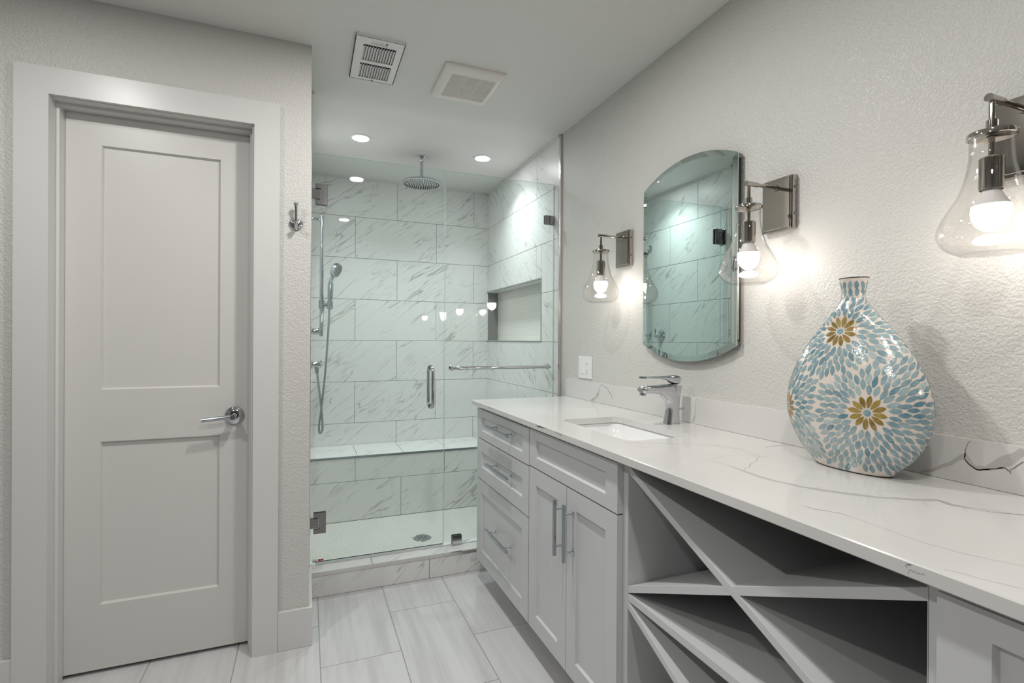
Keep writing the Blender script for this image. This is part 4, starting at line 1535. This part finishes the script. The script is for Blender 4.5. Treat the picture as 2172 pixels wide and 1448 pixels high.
def vprof(z):
    P = VPROF
    for i in range(len(P) - 1):
        if z <= P[i + 1][0] or i == len(P) - 2:
            p0, p1, p2, p3 = P[max(i - 1, 0)], P[i], P[i + 1], P[min(i + 2, len(P) - 1)]
            s = min(max((z - p1[0]) / (p2[0] - p1[0]), 0), 1)
            m1 = (p2[1] - p0[1]) / max(p2[0] - p0[0], 1e-6) * (p2[0] - p1[0])
            m2 = (p3[1] - p1[1]) / max(p3[0] - p1[0], 1e-6) * (p2[0] - p1[0])
            return (2 * s ** 3 - 3 * s * s + 1) * p1[1] + (s ** 3 - 2 * s * s + s) * m1 + (-2 * s ** 3 + 3 * s * s) * p2[1] + (s ** 3 - s * s) * m2
    return P[-1][1]


def vratio(z):
    """thickness to width: flat bottle body, rounder neck"""
    if z < .34: return .45
    s = min((z - .34) / .07, 1)
    return .45 + .40 * s * s * (3 - 2 * s)


def vsurf(phi, z, off=0.0):
    a = vprof(z); b = a * vratio(z)
    a += off; b += off
    return Vector((VX - b * math.cos(phi), VY + a * math.sin(phi), CT + .001 + z))


def build_vase():
    t = thing('vase', (VX, VY, CT), 'tall flat-sided vase inlaid with blue shell petals and amber flowers on the counter', 'vase')
    mb = MB()
    n = 96
    zs = [0.0005 + (.4685) * k / 110 for k in range(111)]
    mb.loft([[vsurf(2 * math.pi * k / n, z) for k in range(n)] for z in zs], cap=False)
    mb.face([mb.vert(vsurf(2 * math.pi * k / n, .0005)) for k in range(n)])
    body = mb.build('body', M_VASE, t, smooth=60)
    # black foot and rim lines
    mb = MB()
    mb.loft([[vsurf(2 * math.pi * k / 64, 0.0, .0004) + Vector((0, 0, -.0008)) for k in range(64)], [vsurf(2 * math.pi * k / 64, .0022, .0004) for k in range(64)]], cap=True)
    mb.build('foot', M_RUBBER, t)
    mb = MB()
    zr = .4694
    R = [[vsurf(2 * math.pi * k / 48, zr - .0022, .0004) for k in range(48)], [vsurf(2 * math.pi * k / 48, zr, .0004) for k in range(48)], [vsurf(2 * math.pi * k / 48, zr, -.005) for k in range(48)], [vsurf(2 * math.pi * k / 48, zr - .02, -.006) for k in range(48)]]
    mb.loft(R, cap=False)
    mb.face([mb.vert(p) for p in R[3]])
    mb.build('rim', M_RUBBER, t)

    # ---- petals: chart of the surface, X = arc length round the section from the middle of the face, Y = arc length up the profile
    NA = 360
    unit = {}
    def arc_table(r):
        key = round(r, 2)
        if key not in unit:
            s = [0.0]
            for k in range(NA):
                p0 = 2 * math.pi * k / NA / 1.0; p1 = 2 * math.pi * (k + 1) / NA
                s.append(s[-1] + math.hypot(math.sin(p1) - math.sin(p0), r * (math.cos(p1) - math.cos(p0))))
            unit[key] = s
        return unit[key]
    ys = [0.0]; zz = [k * .4690 / 400 for k in range(401)]
    for k in range(400):
        ys.append(ys[-1] + math.hypot(zz[k + 1] - zz[k], .6 * (vprof(zz[k + 1]) - vprof(zz[k]))))
    YT_ = ys[-1]
    def z_of(Y):
        lo, hi = 0, 400
        if Y <= 0: return 0
        if Y >= YT_: return zz[-1]
        while hi - lo > 1:
            m = (lo + hi) // 2
            if ys[m] <= Y: lo = m
            else: hi = m
        return zz[lo] + (zz[hi] - zz[lo]) * (Y - ys[lo]) / (ys[hi] - ys[lo])
    def y_of(z):
        k = min(int(z / .4690 * 400), 399)
        return ys[k] + (ys[k + 1] - ys[k]) * (z - zz[k]) / (zz[k + 1] - zz[k])
    def per(z): return arc_table(vratio(z))[-1] * vprof(z)
    def phi_of(X, z):
        a = vprof(z); s = arc_table(vratio(z)); x = (X / a) % s[-1]
        lo, hi = 0, NA
        while hi - lo > 1:
            m = (lo + hi) // 2
            if s[m] <= x: lo = m
            else: hi = m
        return 2 * math.pi * (lo + (x - s[lo]) / max(s[hi] - s[lo], 1e-9)) / NA
    def X_of(phi, z):
        a = vprof(z); s = arc_table(vratio(z)); f = (phi / (2 * math.pi)) % 1 * NA
        k = min(int(f), NA - 1)
        x = (s[k] + (s[k + 1] - s[k]) * (f - k)) * a
        return x if x < per(z) / 2 else x - per(z)
    FL = [(X_of(-.48, .1506), y_of(.1506)), (X_of(.04, .3376), y_of(.3376)), (X_of(.40, .1400) + .0, y_of(.14))]
    FL[2] = (X_of(1.02, .140), y_of(.14))
    FL += [(.33, y_of(.30)), (.33, y_of(.10)), (-.33, y_of(.24))]
    rnd = random.Random(11)
    P = MB(); tint = []
    placed = []
    grid = {}
    def blocked(x, y, r):
        gx, gy = int(x // .02), int(y // .02)
        for i in range(gx - 1, gx + 2):
            for j in range(gy - 1, gy + 2):
                for (a, b, q) in grid.get((i, j), ()):
                    if (a - x) ** 2 + (b - y) ** 2 < ((r + q) * .86) ** 2: return True
        return False
    def put(x, y, r):
        grid.setdefault((int(x // .02), int(y // .02)), []).append((x, y, r))
    def petal(cx, cy, ang, L, Wd, m, tv, pts=9, skew=0.0):
        """lens outline in the chart, laid onto the surface; fan of quads about its spine"""
        ca, sa = math.cos(ang), math.sin(ang)
        rows = []
        for k in range(pts):
            s = k / (pts - 1)
            w = Wd / 2 * (math.sin(math.pi * s) ** .72) * (1 + skew * (s - .5)) * (1 + rnd.uniform(-.06, .06))
            l = (s - .5) * L
            row = []
            for q in (-1, 0, 1):
                X = cx + l * ca - q * w * sa; Y = cy + l * sa + q * w * ca
                if Y < .0015 or Y > YT_ - .001: return False
                z = z_of(Y)
                if abs(X) > per(z) / 2 + .004: return False
                row.append(vsurf(phi_of(X, z), z, .0005 + (.0002 if q == 0 else 0)))
            rows.append(row)
        idx = [[P.vert(p) for p in r] for r in rows]
        for a, b in zip(idx, idx[1:]):
            for k in range(2):
                P.face((a[k], a[k + 1], b[k + 1], b[k]), m)
                tint.append(tv)
        return True
    # flowers first
    for fx, fy in FL:
        n_ = 12
        a0 = rnd.uniform(0, .3)
        for k in range(n_):
            a = a0 + 2 * math.pi * k / n_
            Lp = rnd.uniform(.028, .033)
            r = .0105 + Lp / 2
            petal(fx + r * math.cos(a), fy + r * math.sin(a), a, Lp, .0112, 1, rnd.uniform(.1, .75), skew=.5)
        # round centre
        ring = [(fx + .0078 * math.cos(2 * math.pi * k / 14), fy + .0078 * math.sin(2 * math.pi * k / 14)) for k in range(14)]
        vs = [P.vert(vsurf(phi_of(x, z_of(y)), z_of(y), .0006)) for x, y in ring]
        P.face(vs, 0); tint.append(.35)
    # blue petals packed outwards from each flower, each pointing at its flower
    cells = {}
    LA, WA = .0226, .0126
    def free(x, y, dx, dy):
        gx, gy = int(x // .022), int(y // .022)
        for i in (gx - 1, gx, gx + 1):
            for j in (gy - 1, gy, gy + 1):
                for (px, py, qx, qy) in cells.get((i, j), ()):
                    vx, vy = px - x, py - y
                    if qx * dx + qy * dy < 0: qx, qy = -qx, -qy
                    mx, my = dx + qx, dy + qy
                    m = math.hypot(mx, my) or 1
                    al = (vx * mx + vy * my) / m; ac = (-vx * my + vy * mx) / m
                    if (al / LA) ** 2 + (ac / WA) ** 2 < 1: return False
        return True
    cand = []
    for fi, (fx, fy) in enumerate(FL):
        r = .0535
        while r < .30:
            cnt = int(2 * math.pi * r / .0022)
            o_ = rnd.uniform(0, 6.28)
            for k in range(cnt):
                a = o_ + 2 * math.pi * k / cnt
                x, y = fx + r * math.cos(a), fy + r * math.sin(a)
                if y < .008 or y > YT_ - .055 or abs(x) > .36: continue
                if any(math.hypot(x - gx, y - gy) < max(r - .001, .049) for j, (gx, gy) in enumerate(FL) if j != fi): continue
                cand.append((r + rnd.uniform(0, .002), x, y, math.cos(a), math.sin(a)))
            r += .0032
    cand.sort()
    for r, x, y, dx, dy in cand:
        if not free(x, y, dx, dy): continue
        tv = min(max(rnd.gauss(.42 + .22 * math.sin(x * 19 + y * 11), .22), 0), 1)
        a = math.atan2(dy, dx)
        if petal(x, y, a + rnd.uniform(-.12, .12), .0268 * rnd.uniform(.9, 1.06), rnd.uniform(.0104, .0120), 0, tv):
            cells.setdefault((int(x // .022), int(y // .022)), []).append((x, y, dx, dy))
            put(x, y, .0072)
    # neck petals, upright
    yk = y_of(.385)
    while yk < YT_ - .006:
        z = z_of(yk); pr = per(z); cnt = max(5, int(pr / .0135))
        for k in range(cnt):
            x = -pr / 2 + pr * (k + .5 * (int(yk * 1000) % 2)) / cnt
            if not blocked(x, yk, .0062):
                if petal(x, yk, math.pi / 2 + rnd.uniform(-.25, .25), .021, .0095, 0, rnd.uniform(.1, .6)): put(x, yk, .0062)
        yk += .017
    ob = P.build('shell_petals', [M_SHELLB, M_SHELLG], t, smooth=60, recalc=False)
    me = ob.data
    at = me.attributes.new('tint', 'FLOAT', 'FACE')
    if len(me.polygons) == len(tint):
        at.data.foreach_set('value', tint)
    mb = MB()
    mb.tube([vsurf(2 * math.pi * k / 48, .4215, .0002) for k in range(49)], .0009, n=6, cap=False)
    mb.build('neck_band', M_VASE, t)


build_shell()
build_door()
build_vanity()
build_counter()
build_shower_glass()
build_shower_fittings()
build_mirror(1.5755, 'arched wall mirror above the sink and faucet')
build_mirror(.156, 'arched wall mirror past the vase at the near end of the vanity wall')
build_sconce(2.004, 'glass wall sconce between the shower and the arched mirror')
build_sconce(1.166, 'glass wall sconce in front of the near side of the arched mirror')
build_sconce(.575, 'glass wall sconce cut by the right edge of the photo, above the vase')
build_sconce(-.263, 'glass wall sconce at the near end of the vanity wall')
build_ceiling_things()
downlight(.2915, 3.168, P_SHOWER, (0.93, 0.985, 1.0), 122, 'left one of two lit recessed lights over the shower')
downlight(1.0725, 3.206, P_SHOWER, (0.93, 0.985, 1.0), 122, 'right one of two lit recessed lights over the shower')
downlight(.34, 1.50, P_ROOM * 1.5, (1.0, 0.975, 0.94), 180, 'recessed ceiling light in front of the shower')
downlight(-.85, 1.35, P_LEFT, (1.0, 0.975, 0.94), 180, 'recessed ceiling light in front of the door')
downlight(.34, .10, P_ROOM, (1.0, 0.975, 0.94), 180, 'added unseen ceiling light for fill above the middle of the vanity floor')  # added out of view to light the room
downlight(-.85, -.10, P_LEFT, (1.0, 0.975, 0.94), 180, 'added unseen ceiling light for fill at the near left of the room')  # another lamp added out of view for general brightness
build_hook()
build_faucet()
build_wallplate()
build_vase()
